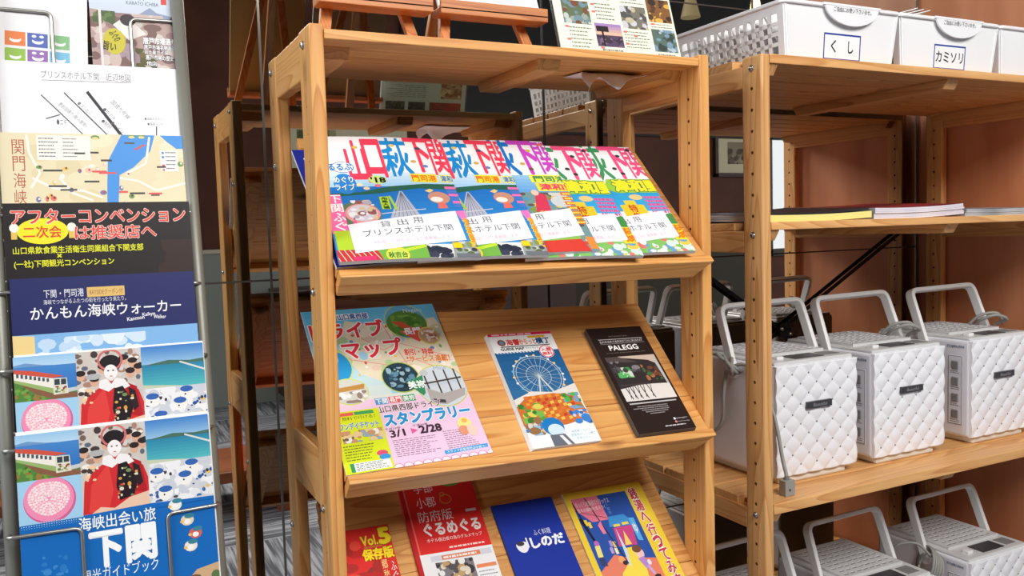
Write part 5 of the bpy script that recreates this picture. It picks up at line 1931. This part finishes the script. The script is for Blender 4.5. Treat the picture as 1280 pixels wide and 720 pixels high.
for k in range(5):
    F = shelf_item(3, 0.2600 + 0.0006 * k, 0.0002, 0.0, 0.0003 + 0.0014 * k)
    top = (k == 4)
    b = sheet_thing('guide_leaflet', 'guide map leaflet with a ferris wheel, topmost of its thin pile' if top else 'spare guide map leaflet under the ferris wheel one, only its edge showing', 'leaflet', F, GW, GH, 0.0013, group='guide map leaflets')
    if top:
        A.build('cover', F, b, 0.0013)

# ---------------------------------------------------------------- black bakery leaflets
PW, PH = 0.099, 0.1925
A = Art(PW, PH)
A.rect(0, 0, 1, 1, (40, 28, 26))
A.text('2017 BAKERY 2018', 0.33, 0.905, 0.66, 0.915, (150, 146, 146))
A.rect(0.12, 0.878, 0.92, 0.884, (196, 194, 194))
A.text('BAKERY&RESTAURANT', 0.13, 0.846, 0.91, 0.868, (206, 204, 204), 0.0)
A.rect(0.12, 0.834, 0.92, 0.838, (150, 148, 148))
A.text('PALEGG', 0.24, 0.770, 0.755, 0.818, (244, 244, 244), 0.03)
A.text('Serve with fresh bread every day', 0.15, 0.738, 0.84, 0.748, (150, 146, 146))
A.clip = (0.075, 0.285, 0.965, 0.705)
A.rect(0.075, 0.285, 0.965, 0.705, (52, 46, 48))
A.poly([(0.2, 0.705), (0.965, 0.705), (0.965, 0.60), (0.80, 0.655)], (206, 186, 170))
A.poly([(0.075, 0.705), (0.3, 0.705), (0.6, 0.64), (0.075, 0.66)], (84, 74, 72))
A.poly([(0.90, 0.66), (0.965, 0.69), (0.965, 0.40), (0.93, 0.42)], (190, 186, 186))
A.blobs(0.16, 0.50, 0.42, 0.60, 22, [(90, 180, 100), (60, 140, 80), (150, 206, 150), (200, 220, 200)], 0.02, 0.05, 2)
A.blobs(0.62, 0.46, 0.90, 0.62, 22, [(120, 70, 50), (90, 60, 54), (60, 110, 60), (170, 110, 70)], 0.02, 0.05, 3)
A.blobs(0.10, 0.55, 0.6, 0.66, 14, [(96, 90, 96), (130, 126, 130), (70, 66, 70)], 0.02, 0.06, 4)
A.poly([(0.075, 0.40), (0.5, 0.43), (0.965, 0.42), (0.965, 0.285), (0.075, 0.285)], (226, 220, 216))
for x in (0.16, 0.24, 0.33, 0.43, 0.55):
    A.line([(x, 0.44), (x + 0.05, 0.30)], 0.016, (50, 44, 46))
    A.line([(x + 0.07, 0.44), (x + 0.02, 0.31)], 0.012, (50, 44, 46))
A.rect(0.10, 0.425, 0.60, 0.440, (70, 60, 58))
A.clip = (0, 0, 1, 1)
A.rect(0.10, 0.255, 0.92, 0.267, (186, 184, 184))
for i, (a, b_) in enumerate(((0.2, 0.85), (0.12, 0.92), (0.25, 0.78), (0.30, 0.72), (0.36, 0.66))):
    A.lines(a, 0.225 - i * 0.017, b_, 0.238 - i * 0.017, 1, (146, 142, 142), 0.55, i + 5, 0.04)
A.rect(0.70, 0.088, 0.735, 0.106, (226, 232, 240))
A.text('palegg01', 0.75, 0.090, 0.94, 0.105, (196, 196, 200))
A.rect(0.70, 0.060, 0.735, 0.078, (222, 140, 130))
A.text('restaurant.palegg', 0.75, 0.062, 0.95, 0.076, (180, 170, 170))
A.lines(0.50, 0.034, 0.95, 0.050, 1, (196, 194, 194), 0.6, 5)
for k in range(7):
    F = shelf_item(3, 0.4262 - 0.0003 * k, 0.0002, 0.0, 0.0003 + 0.0015 * k)
    top = (k == 6)
    b = sheet_thing('restaurant_leaflet', 'black bakery and restaurant leaflet, topmost of the pile by the right post' if top else 'spare black leaflet under the bakery one, only its edge showing', 'leaflet', F, PW, PH, 0.0014, group='black restaurant leaflets', pages=mat('black_edge_%d' % k, (70, 64, 64) if k % 2 else (110, 106, 106), 0.6))
    if top:
        A.build('cover', F, b, 0.0014)

# ---------------------------------------------------------------- lowest slanted shelf
F = shelf_item(4, 0.0172, 0.002, 0.0, 0.0003)
w_, h_ = 0.0865, 0.194
b = sheet_thing('booklet', 'red booklet with yellow volume five lettering, cut off by the bottom edge', 'booklet', F, w_, h_, 0.005, pages=mat('red_edge', (150, 60, 56), 0.6))
A = Art(w_, h_)
A.rect(0, 0, 1, 1, (214, 46, 42))
A.blobs(0.05, 0.45, 0.75, 0.95, 30, [(190, 40, 38), (168, 44, 40), (226, 70, 56), (150, 50, 46)], 0.05, 0.14, 3)
A.text('Vol.', 0.52, 0.865, 0.78, 0.935, (244, 216, 50), 0.03, (150, 90, 30), 0.03)
A.text('5', 0.82, 0.865, 0.98, 0.975, (246, 220, 40), 0.06, (150, 90, 30), 0.03)
A.lines(0.55, 0.84, 0.95, 0.86, 1, (190, 130, 60), 0.6, 2)
A.text('保存版', 0.50, 0.755, 0.98, 0.835, (246, 220, 40), 0.05, (190, 70, 30), 0.04)
A.vtext('ふぐのまち', 0.93, 0.725, 0.075, 0.09, (246, 236, 230), 0.0)
A.vtext('郷愁レトロ', 0.80, 0.745, 0.075, 0.09, (246, 220, 150), 0.0)
for i in range(9):
    A.rect(0.05 + i * 0.07, 0.36, 0.10 + i * 0.07, 0.50 + 0.02 * (i % 3), (236, 150, 120))
A.rect(0.0, 0.0, 1.0, 0.34, (190, 60, 50))
A.ell(0.66, 0.42, 0.11, 0.05, (130, 150, 180), 16)
A.build('cover', F, b, 0.005)

w_, h_ = 0.113, 0.254
F = shelf_item(4, 0.1270, 0.0005, -1.0, 0.0003)
b = sheet_thing('gourmet_booklet', 'red booklet with white lettering and white lower half, second from left on the lowest shelf', 'booklet', F, w_, h_, 0.0055, pages=mat('red_page_edge', (206, 70, 66), 0.6))
A = Art(w_, h_)
ko = 0.269 / 0.254
Yr = lambda y: (y * 0.269 - 0.030) / 0.254
A.rect(0, 0, 1, 1, (240, 240, 242))
A.rect(0, Yr(0.64), 1, 1, (222, 44, 42))
A.rect(0.0, 0, 0.055, 1, (196, 36, 40))
A.rect(0.055, Yr(0.64), 0.075, 1, (232, 110, 100))
A.text('宇部', 0.20, Yr(0.985), 0.45, Yr(1.045), (246, 232, 228), 0.0)
A.text('小郡', 0.185, Yr(0.898), 0.440, Yr(0.958), (246, 232, 228), 0.005)
A.text('防府版', 0.165, Yr(0.815), 0.615, Yr(0.878), (246, 232, 228), 0.005)
A.text('ぐるめぐる', 0.19, Yr(0.735), 0.935, Yr(0.805), (250, 244, 242), 0.035)
A.text('ホテル宿泊者の為のグルメマップ', 0.196, Yr(0.700), 0.92, Yr(0.722), (250, 236, 232), 0.01)
A.lines(0.45, Yr(0.652), 0.96, Yr(0.668), 1, (250, 214, 206), 0.6, 3)
A.ring(0.58, Yr(0.935), 0.075, 0.028, 0.012, (206, 140, 60), 16)
A.ring(0.55, Yr(0.965), 0.03, 0.012, 0.012, (206, 140, 60), 12)
A.ell(0.70, Yr(1.035), 0.14, 0.030, (110, 160, 70), 18)
A.rect(0.80, Yr(0.845), 0.94, Yr(0.860), (240, 226, 222))
A.rect(0.18, Yr(0.595), 0.97, Yr(0.625), (214, 214, 226))
A.rect(0.32, Yr(0.598), 0.82, Yr(0.622), (226, 130, 84))
A.lines(0.34, Yr(0.602), 0.80, Yr(0.618), 1, (250, 240, 230), 0.7, 8)
A.clip = (0.22, Yr(0.40), 0.70, Yr(0.588))
A.rect(0.22, Yr(0.40), 0.70, Yr(0.588), (130, 124, 128))
A.blobs(0.22, Yr(0.40), 0.70, Yr(0.588), 60, [(226, 214, 196), (90, 84, 90), (196, 160, 110), (236, 236, 232), (60, 56, 62)], 0.02, 0.055, 5)
A.clip = (0, 0, 1, 1)
A.rect(0.72, Yr(0.525), 0.98, Yr(0.545), (232, 140, 96))
A.lines(0.73, Yr(0.40), 0.97, Yr(0.515), 6, (150, 150, 160), 0.3, 9)
A.lines(0.22, Yr(0.15), 0.95, Yr(0.38), 10, (150, 150, 160), 0.3, 10)
A.build('cover', F, b, 0.0055)

w_, h_ = 0.100, 0.198
F = shelf_item(4, 0.2630, 0.001, 0.3, 0.0003)
b = sheet_thing('restaurant_menu', 'plain royal blue restaurant leaflet with small white lettering', 'leaflet', F, w_, h_, 0.0042, pages=mat('blue_edge', (28, 50, 140), 0.5))
A = Art(w_, h_)
Yu = lambda y: (y * 0.22 - 0.021) / 0.198
A.rect(0, 0, 1, 1, (26, 52, 158))
A.text('ふく料理', 0.49, Yu(0.738), 0.77, Yu(0.778), (226, 232, 246), 0.01)
A.text('しのだ', 0.40, Yu(0.655), 0.93, Yu(0.725), (246, 248, 252), 0.05)
A.ell(0.255, Yu(0.69), 0.095, 0.060, (240, 242, 248), 22, a0=180, a1=360)
A.ell(0.255, Yu(0.69), 0.095, 0.026, (240, 242, 248), 22)
A.ell(0.235, Yu(0.70), 0.060, 0.018, (60, 60, 60), 16)
A.line([(0.345, Yu(0.735)), (0.345, Yu(0.665))], 0.022, (240, 242, 248))
A.build('cover', F, b, 0.0042)

w_, h_ = 0.142, 0.200
F = shelf_item(4, 0.3830, 0.001, 0.4, 0.0003)
b = sheet_thing('bathhouse_booklet', 'yellow bordered booklet with a drawn blue and pink night street', 'booklet', F, w_, h_, 0.0030)
A = Art(w_, h_)
Ys = lambda y: (y * 0.214 - 0.016) / 0.200
A.rect(0, 0, 1, 1, (240, 208, 60))
A.clip = (0.07, 0.0, 0.77, Ys(0.955))
A.rect(0.07, 0, 0.77, Ys(0.955), (44, 84, 168))
A.poly([(0.07, Ys(0.955)), (0.40, Ys(0.955)), (0.42, Ys(0.76)), (0.22, Ys(0.76)), (0.07, Ys(0.87))], (232, 124, 150))
A.poly([(0.07, Ys(0.40)), (0.30, Ys(0.50)), (0.45, Ys(0.46)), (0.77, Ys(0.42)), (0.77, -0.1), (0.07, -0.1)], (232, 130, 104))
A.poly([(0.46, Ys(0.53)), (0.55, Ys(0.53)), (0.60, Ys(0.36)), (0.50, -0.1), (0.14, -0.1), (0.30, Ys(0.36)), (0.42, Ys(0.42))], (246, 220, 80))
A.poly([(0.39, Ys(0.70)), (0.42, Ys(0.78)), (0.62, Ys(0.78)), (0.70, Ys(0.70)), (0.70, Ys(0.58)), (0.655, Ys(0.58)), (0.655, Ys(0.69)), (0.42, Ys(0.70))], (64, 144, 214))
A.poly([(0.655, Ys(0.745)), (0.72, Ys(0.74)), (0.715, Ys(0.56)), (0.66, Ys(0.57))], (90, 176, 232))
A.text('ゆ', 0.665, Ys(0.62), 0.71, Ys(0.70), (240, 248, 252), 0.02)
A.poly([(0.424, Ys(0.69)), (0.66, Ys(0.69)), (0.62, Ys(0.54)), (0.40, Ys(0.55))], (206, 74, 136))
A.rect(0.44, Ys(0.695), 0.52, Ys(0.715), (240, 214, 90))
A.rect(0.55, Ys(0.70), 0.63, Ys(0.72), (240, 214, 90))
A.poly([(0.45, Ys(0.69)), (0.47, Ys(0.52)), (0.44, Ys(0.40)), (0.42, Ys(0.40))], (200, 226, 240))
A.poly([(0.53, Ys(0.66)), (0.56, Ys(0.55)), (0.48, Ys(0.55))], (246, 214, 110))
for x, y, c in ((0.12, 0.74, (240, 206, 70)), (0.155, 0.72, (240, 206, 70)), (0.30, 0.56, (170, 150, 220)), (0.34, 0.55, (240, 214, 110)), (0.28, 0.51, (190, 160, 226)), (0.33, 0.50, (240, 240, 190))):
    A.rect(x, Ys(y), x + 0.035, Ys(y + 0.045), c)
A.line([(0.07, Ys(0.93)), (0.17, Ys(0.55))], 0.016, (28, 30, 46))
A.line([(0.24, Ys(0.95)), (0.42, Ys(0.42))], 0.012, (40, 36, 56))
A.line([(0.07, Ys(0.86)), (0.42, Ys(0.77))], 0.005, (40, 36, 56))
A.poly([(0.07, Ys(0.80)), (0.10, Ys(0.80)), (0.17, Ys(0.60)), (0.15, Ys(0.58))], (30, 30, 40))
A.poly([(0.26, Ys(0.73)), (0.31, Ys(0.76)), (0.32, Ys(0.66)), (0.28, Ys(0.66))], (236, 130, 160))
# bather with towel
A.ell(0.60, Ys(0.475), 0.050, 0.042, (242, 200, 196), 18)
A.ell(0.585, Ys(0.51), 0.056, 0.030, (120, 80, 60), 16)
A.poly([(0.55, Ys(0.44)), (0.63, Ys(0.45)), (0.66, Ys(0.37)), (0.60, Ys(0.36))], (186, 140, 206))
A.ell(0.665, Ys(0.40), 0.024, 0.022, (226, 226, 236), 12)
A.line([(0.63, Ys(0.38)), (0.67, Ys(0.31))], 0.030, (200, 170, 220))
A.ell(0.69, Ys(0.295), 0.040, 0.014, (60, 40, 46), 12)
A.ell(0.155, Ys(0.60), 0.030, 0.026, (186, 110, 190), 12)
A.poly([(0.12, Ys(0.585)), (0.18, Ys(0.585)), (0.17, Ys(0.50)), (0.11, Ys(0.50))], (240, 226, 130))
A.poly([(0.11, Ys(0.50)), (0.17, Ys(0.50)), (0.18, Ys(0.43)), (0.11, Ys(0.44))], (60, 66, 110))
A.ell(0.36, Ys(0.455), 0.04, 0.030, (240, 170, 110), 12)
A.ell(0.385, Ys(0.43), 0.03, 0.018, (60, 44, 50), 10)
A.text('ゆっくりお風呂でリラックス', 0.10, Ys(0.885), 0.52, Ys(0.925), (250, 236, 240), 0.01)
A.text('日々の疲れを癒そう！', 0.10, Ys(0.845), 0.44, Ys(0.875), (250, 236, 240), 0.01)
A.vtext('下関市', 0.47, Ys(0.88), 0.032, 0.03, (120, 160, 220), 0.0)
A.lines(0.15, Ys(0.19), 0.50, Ys(0.29), 5, (120, 70, 70), 0.25, 4)
A.clip = (0, 0, 1, 1)
A.vtext('銭湯へ行ってみましょう', 0.852, Ys(0.965), 0.105, 0.100, (196, 56, 84), 0.03, (250, 244, 224), 0.05, 0.006)
A.build('cover', F, b, 0.0030)

# ================================================================== ON TOP OF THE RACK
ZR = 0.8618


def easel(label, xl, xr, board_rgb, paper):
    e = thing('easel', label, 'easel', ((xl + xr) / 2, 0.08, ZR), 'tabletop easels on the rack')
    xc = (xl + xr) / 2
    for sx, xb in ((-1, xl + 0.008), (1, xr - 0.020)):
        bm = bmesh.new()
        xt = xc + sx * 0.010
        yb0, yt0, zt_ = 0.052, 0.160, ZR + 0.245
        w = 0.0070
        quadbox(bm, [(xb - w, yb0, ZR), (xb + w, yb0, ZR), (xb + w, yb0 + 0.010, ZR), (xb - w, yb0 + 0.010, ZR),
                     (xt - w, yt0, zt_), (xt + w, yt0, zt_), (xt + w, yt0 + 0.010, zt_), (xt - w, yt0 + 0.010, zt_)])
        obj('leg', bm, EASEL[2], e, bevel=0.001)
    bm = bmesh.new()
    w = 0.0075
    xk = xl + 0.040
    quadbox(bm, [(xk - w, 0.205, ZR), (xk + w, 0.205, ZR), (xk + w, 0.215, ZR), (xk - w, 0.215, ZR),
                 (xc - w, 0.166, ZR + 0.225), (xc + w, 0.166, ZR + 0.225), (xc + w, 0.176, ZR + 0.225), (xc - w, 0.176, ZR + 0.225)])
    obj('rear_leg', bm, EASEL[2], e, bevel=0.001)
    bm = bmesh.new()
    box(bm, xl, xr, 0.040, 0.072, ZR + 0.040, ZR + 0.049)
    box(bm, xl, xr, 0.040, 0.046, ZR + 0.045, ZR + 0.058)
    obj('ledge', bm, EASEL[0], e, bevel=0.0012)
    bm = bmesh.new()
    box(bm, xc - 0.02, xc + 0.02, 0.153, 0.164, ZR + 0.205, ZR + 0.222)
    obj('top_block', bm, EASEL[0], e, bevel=0.001)
    # board resting on the ledge
    lean = 0.108 / 0.245
    bm = bmesh.new()
    y0, h = 0.0525, 0.19
    x0, x1 = xl + 0.002, xr - 0.004
    quadbox(bm, [(x0, y0, ZR + 0.0495), (x1, y0, ZR + 0.0495), (x1, y0 + 0.004, ZR + 0.0495), (x0, y0 + 0.004, ZR + 0.0495),
                 (x0, y0 + h * lean, ZR + 0.0495 + h), (x1, y0 + h * lean, ZR + 0.0495 + h), (x1, y0 + h * lean + 0.004, ZR + 0.0495 + h), (x0, y0 + h * lean + 0.004, ZR + 0.0495 + h)])
    d = obj('display_board', bm, mat('board_%s' % paper, board_rgb, 0.6))
    tag(d, 'board standing on the %s easel above the picture edge' % ('left' if xl < 0.1 else 'right'), 'board')
    return e


easel('orange brown wooden easel above the left end of the rack', 0.0235, 0.168, (226, 198, 140), 'cream')
easel('orange brown wooden easel at the middle of the rack top, left of the spa menu', 0.178, 0.332, (236, 238, 240), 'white')

# hot-spring menu in a clear upright holder, printed on both sides
lean = math.radians(17)
uy = Vector((0, math.sin(lean), math.cos(lean)))
nn = Vector((0, -math.cos(lean), math.sin(lean)))
SWd, SHt = 0.196, 0.140
F = frame((0.3375, 0.017, ZR + 0.0010), (1, 0, 0), uy, nn)
s_ = thing('menu_sign', 'clear upright sign with landscape photographs on pale paper, on top of the rack', 'sign', F(SWd / 2, 0, 0))
bm = bmesh.new()
fbox(bm, F, 0, SWd, 0.0005, SHt, -0.0010, 0.0010)
sh = obj('paper_sheet', bm, PAPER, s_)
ACR = mat('clear_acrylic', (238, 246, 240), 0.05, 0.0, 0.5, None, 1.0, 0.95)
bm = bmesh.new()
fbox(bm, F, -0.002, SWd + 0.002, 0.0, SHt + 0.002, -0.0042, -0.0022)
v0, v1 = F(-0.002, 0, -0.0042), F(SWd + 0.002, 0, -0.0042)
box(bm, v0.x, v1.x, 0.017, 0.100, ZR + 0.0001, ZR + 0.0016)
obj('holder', bm, ACR, s_, label='clear plastic holder')
A = Art(SWd, SHt)
A.rect(0, 0, 1, 1, (238, 240, 216))
kz = 0.075 / SHt


def photo(A, x0, y0, x1, y1, cols, seed, sky=None):
    oc = A.clip
    A.clip = (x0, y0, x1, y1)
    A.rect(x0, y0, x1, y1, cols[0])
    if sky:
        A.grad(x0, (y0 + y1) / 2, x1, y1, sky[0], sky[1], 4)
    A.blobs(x0, y0, x1, y1 if not sky else (y0 * 0.55 + y1 * 0.45), 34, cols, (x1 - x0) * 0.05, (x1 - x0) * 0.16, seed)
    A.clip = oc


photo(A, 0.06, 0.28, 0.28, 0.53, [(96, 110, 84), (150, 160, 150), (190, 196, 190), (120, 76, 54), (110, 140, 150)], 1)
photo(A, 0.30, 0.06, 0.52, 0.31, [(84, 66, 96), (60, 46, 60), (120, 96, 120)], 2, ((150, 120, 190), (236, 190, 150)))
A.rect(0.31, 0.22, 0.41, 0.28, (40, 30, 34))
A.rect(0.35, 0.06, 0.365, 0.23, (40, 30, 34))
photo(A, 0.54, 0.28, 0.76, 0.53, [(120, 116, 104), (84, 84, 84), (190, 180, 150), (200, 200, 206)], 3)
photo(A, 0.78, 0.38, 0.985, 0.64, [(130, 90, 54), (90, 62, 44), (226, 170, 80), (60, 50, 44)], 4)
photo(A, 0.78, 0.05, 0.985, 0.30, [(90, 110, 100), (120, 150, 170), (60, 70, 66), (170, 190, 200)], 5)
photo(A, 0.06, 0.70, 0.28, 0.94, [(110, 140, 90), (200, 206, 190), (70, 90, 70)], 6)
photo(A, 0.54, 0.70, 0.76, 0.94, [(150, 120, 90), (220, 200, 170), (80, 60, 50)], 7)
for x0, y0, x1, y1, n, sd in ((0.09, 0.02, 0.28, 0.26, 6, 1), (0.33, 0.34, 0.52, 0.54, 5, 2), (0.33, 0.56, 0.52, 0.66, 3, 3), (0.54, 0.06, 0.76, 0.26, 6, 4), (0.56, 0.55, 0.76, 0.66, 3, 5), (0.08, 0.55, 0.28, 0.66, 3, 6), (0.79, 0.31, 0.98, 0.37, 2, 7), (0.33, 0.0, 0.52, 0.05, 1, 8), (0.80, 0.0, 0.98, 0.04, 1, 9)):
    A.lines(x0, y0, x1, y1, n, (120, 128, 120), 0.35, sd)
for x, y in ((0.06, 0.235), (0.06, 0.10), (0.30, 0.50), (0.30, 0.42), (0.535, 0.23), (0.535, 0.10), (0.62, 0.19), (0.32, 0.035), (0.79, 0.345)):
    A.rect(x, y, x + 0.03, y + 0.022, (226, 110, 110))
A.build('printed_face', F, sh, 0.0010)
Fb = frame(F(SWd, 0, -0.0010), (-1, 0, 0), uy, -nn)
A = Art(SWd, SHt)
A.rect(0, 0, 1, 1, (206, 210, 206))
photo(A, 0.05, 0.03, 0.43, 0.36, [(170, 44, 40), (190, 60, 46), (140, 34, 34)], 11)
photo(A, 0.48, 0.03, 0.68, 0.36, [(60, 58, 60), (96, 96, 92), (44, 42, 44)], 12)
photo(A, 0.72, 0.03, 0.94, 0.36, [(70, 66, 66), (50, 48, 48), (110, 106, 100)], 13)
photo(A, 0.05, 0.42, 0.30, 0.66, [(190, 150, 110), (150, 90, 60), (226, 200, 160)], 14)
A.lines(0.48, 0.42, 0.95, 0.62, 7, (110, 120, 124), 0.35, 5)
A.text('温泉', 0.50, 0.66, 0.64, 0.76, (40, 40, 44), 0.02)
A.rect(0.68, 0.68, 0.95, 0.72, (96, 150, 170))
A.build('printed_back', Fb, sh, 0.0)

# crumpled tissue caught under the rack's top board
bm = bmesh.new()
rr = random.Random(6)
n, nj = 24, 8
G = []
KU = [(0.0, 0.031), (0.10, 0.016), (0.22, 0.007), (0.36, 0.020), (0.48, 0.027), (0.62, 0.013), (0.8, 0.006), (1.0, 0.002)]


def drop(u):
    for (a, da), (b_, db) in zip(KU[:-1], KU[1:]):
        if u <= b_:
            return da + (db - da) * (u - a) / (b_ - a)
    return 0.002


for j in range(nj + 1):
    row = []
    for i in range(n + 1):
        u, w = i / n, j / nj
        if w < 0.6:
            q = w / 0.6
            z = 0.8490 - drop(u) * (1 - q)
            y = 0.062 + 0.013 * q + 0.004 * math.sin(9 * u)
        else:
            q = (w - 0.6) / 0.4
            z = 0.8490
            y = 0.075 + 0.05 * q + 0.004 * math.sin(9 * u)
        row.append(bm.verts.new((0.404 + 0.104 * u + 0.004 * math.sin(11 * w) + 0.0012 * rr.random(), y, z - 0.0008 - 0.0006 * rr.random())))
    G.append(row)
for j in range(nj):
    for i in range(n):
        bm.faces.new((G[j][i], G[j][i + 1], G[j + 1][i + 1], G[j + 1][i]))
t_ = obj('tissue', bm, mat('thin_white_tissue', (250, 246, 248), 0.8), None, smooth=True)
md = t_.modifiers.new('thickness', 'SOLIDIFY')
md.thickness = 0.0004
tag(t_, 'crumpled white tissue hanging from the underside of the rack top', 'tissue')

# ================================================================== THE ROOM BEHIND THE CAMERA (seen in the mirror)
def VM(x, y, z):
    """a point seen at depth y behind the mirror plane, folded back into the room"""
    return (x, 2 * M - y, z)


DKWOOD = noisy(mat('dark_cabinet_wood', (60, 34, 24), 0.45), (52, 28, 20), (74, 42, 30), 6, (0.3, 1, 1))
BROWN = noisy(mat('bench_wood', (142, 78, 42), 0.45), (126, 66, 36), (158, 90, 50), 6, (0.3, 1, 1))
c_ = thing('sideboard', 'dark brown sideboard by the far wall, seen in the mirror behind the rack', 'cabinet', (1.3, -3.15, FLOOR))
bm = bmesh.new()
box(bm, 0.72, 2.6, -3.34, -2.98, FLOOR + 0.06, 0.30)
box(bm, 0.76, 2.56, -3.30, -3.02, FLOOR, FLOOR + 0.06)
obj('body', bm, DKWOOD, c_, bevel=0.004)
bm = bmesh.new()
box(bm, 0.70, 2.62, -3.35, -2.96, 0.30, 0.325)
obj('top', bm, DKWOOD, c_, bevel=0.003)
for i in range(4):
    bm = bmesh.new()
    x = 0.74 + i * 0.465
    box(bm, x, x + 0.445, -2.982, -2.965, FLOOR + 0.08, 0.28)
    dd = obj('door', bm, DKWOOD, c_, bevel=0.003)
    bm = bmesh.new()
    cyl(bm, (x + 0.40, -2.966, 0.08), (0, 1, 0), 0.012, 0.02, 12)
    obj('knob', bm, STEEL, dd)
bb = thing('bench', 'brown wooden bench on the carpet, seen in the mirror left of the rack', 'bench', (0.25, -1.40, FLOOR))
bm = bmesh.new()
box(bm, -0.55, 0.385, -1.62, -1.25, -0.225, -0.185)
obj('seat', bm, BROWN, bb, bevel=0.004)
for x in (-0.53, 0.32):
    for y in (-1.60, -1.31):
        bm = bmesh.new()
        box(bm, x, x + 0.045, y, y + 0.045, FLOOR, -0.225)
        obj('leg', bm, BROWN, bb, bevel=0.003)
# pictures on the far wall
pf = thing('framed_picture', 'dark framed picture with cream mat, seen in the mirror between the two shelves', 'picture', (4.27, -3.38, 1.0))
bm = bmesh.new()
fx0, fx1, fz0, fz1 = 4.10, 4.58, 0.985, 1.36
for a in ((fx0, fx1, fz0, fz0 + 0.03), (fx0, fx1, fz1 - 0.03, fz1), (fx0, fx0 + 0.03, fz0, fz1), (fx1 - 0.03, fx1, fz0, fz1)):
    box(bm, a[0], a[1], -3.40, -3.365, a[2], a[3])
obj('frame', bm, DKWOOD, pf, bevel=0.003)
bm = bmesh.new()
box(bm, fx0 + 0.02, fx1 - 0.02, -3.40, -3.382, fz0 + 0.02, fz1 - 0.02)
mt = obj('picture_mat', bm, mat('cream_mat', (226, 214, 176), 0.6), pf)
A = Art(0.24, 0.17)
A.rect(0, 0, 1, 1, (150, 136, 110))
A.blobs(0, 0, 1, 0.7, 40, [(90, 76, 60), (120, 104, 80), (70, 64, 54), (170, 156, 126)], 0.04, 0.12, 3)
A.build('print', frame((fx1 - 0.11, -3.3815, fz0 + 0.10), (-1, 0, 0), (0, 0, 1), (0, 1, 0)), mt)
pp = thing('wall_poster', 'cream poster with a green picture, seen in the mirror behind the magazines', 'poster', (1.15, -3.39, 1.0))
bm = bmesh.new()
box(bm, 0.84, 1.62, -3.40, -3.392, 0.93, 1.30)
sh = obj('paper', bm, mat('poster_cream', (226, 218, 184), 0.6), pp)
A = Art(0.24, 0.25)
A.rect(0, 0, 1, 1, (130, 136, 90))
A.blobs(0, 0, 1, 1, 40, [(96, 106, 60), (160, 160, 110), (80, 90, 60), (180, 170, 130)], 0.05, 0.14, 3)
A.build('print', frame((1.16, -3.3915, 1.02), (-1, 0, 0), (0, 0, 1), (0, 1, 0)), sh)
# pendant lamps
for x, y, z, r, kind, lab in ((2.52, -2.95, 1.54, 0.10, 'ring', 'glowing ring lamp hanging in the room, seen in the mirror under the rack top'),
                              (2.55, -1.70, 1.70, 0.05, 'shade', 'small dim pendant lamp seen in the mirror right of the spa menu'),
                              (2.98, -1.70, 1.745, 0.035, 'bulb', 'small bright pendant lamp seen in the mirror above the baskets')):
    p_ = thing('pendant_lamp', lab, 'lamp', (x, y, 2.45))
    bm = bmesh.new()
    tube(bm, [(x, y, 2.449), (x, y, z + 0.03)], 0.004, 8)
    cyl(bm, (x, y, 2.43), (0, 0, 1), 0.03, 0.02, 16)
    obj('suspension', bm, BLACK, p_)
    if kind == 'ring':
        bm = bmesh.new()
        P = [(x + r * math.cos(a), y + r * math.sin(a), z) for a in [i * 2 * math.pi / 32 for i in range(33)]]
        tube(bm, P, 0.010, 8)
        obj('ring_tube', bm, mat('ring_glow', (250, 250, 246), 0.4, 0, 0.5, (255, 252, 240), 2.5), p_)
        bm = bmesh.new()
        cyl(bm, (x, y, z + 0.015), (0, 0, 1), r * 0.9, 0.02, 24)
        obj('canopy', bm, BLACK, p_)
    else:
        bm = bmesh.new()
        cyl(bm, (x, y, z - 0.03), (0, 0, 1), r, 0.09, 20, 0, r * 0.55)
        obj('shade', bm, mat('shade_%s' % kind, (120, 110, 84) if kind == 'shade' else (250, 244, 226), 0.5, 0, 0.5, (255, 230, 170), 0.18 if kind == 'shade' else 3.0), p_, smooth=False)

# ------------------------------------------------------------------ done: tidy unused data
for me in list(bpy.data.meshes):
    if me.users == 0:
        bpy.data.meshes.remove(me)
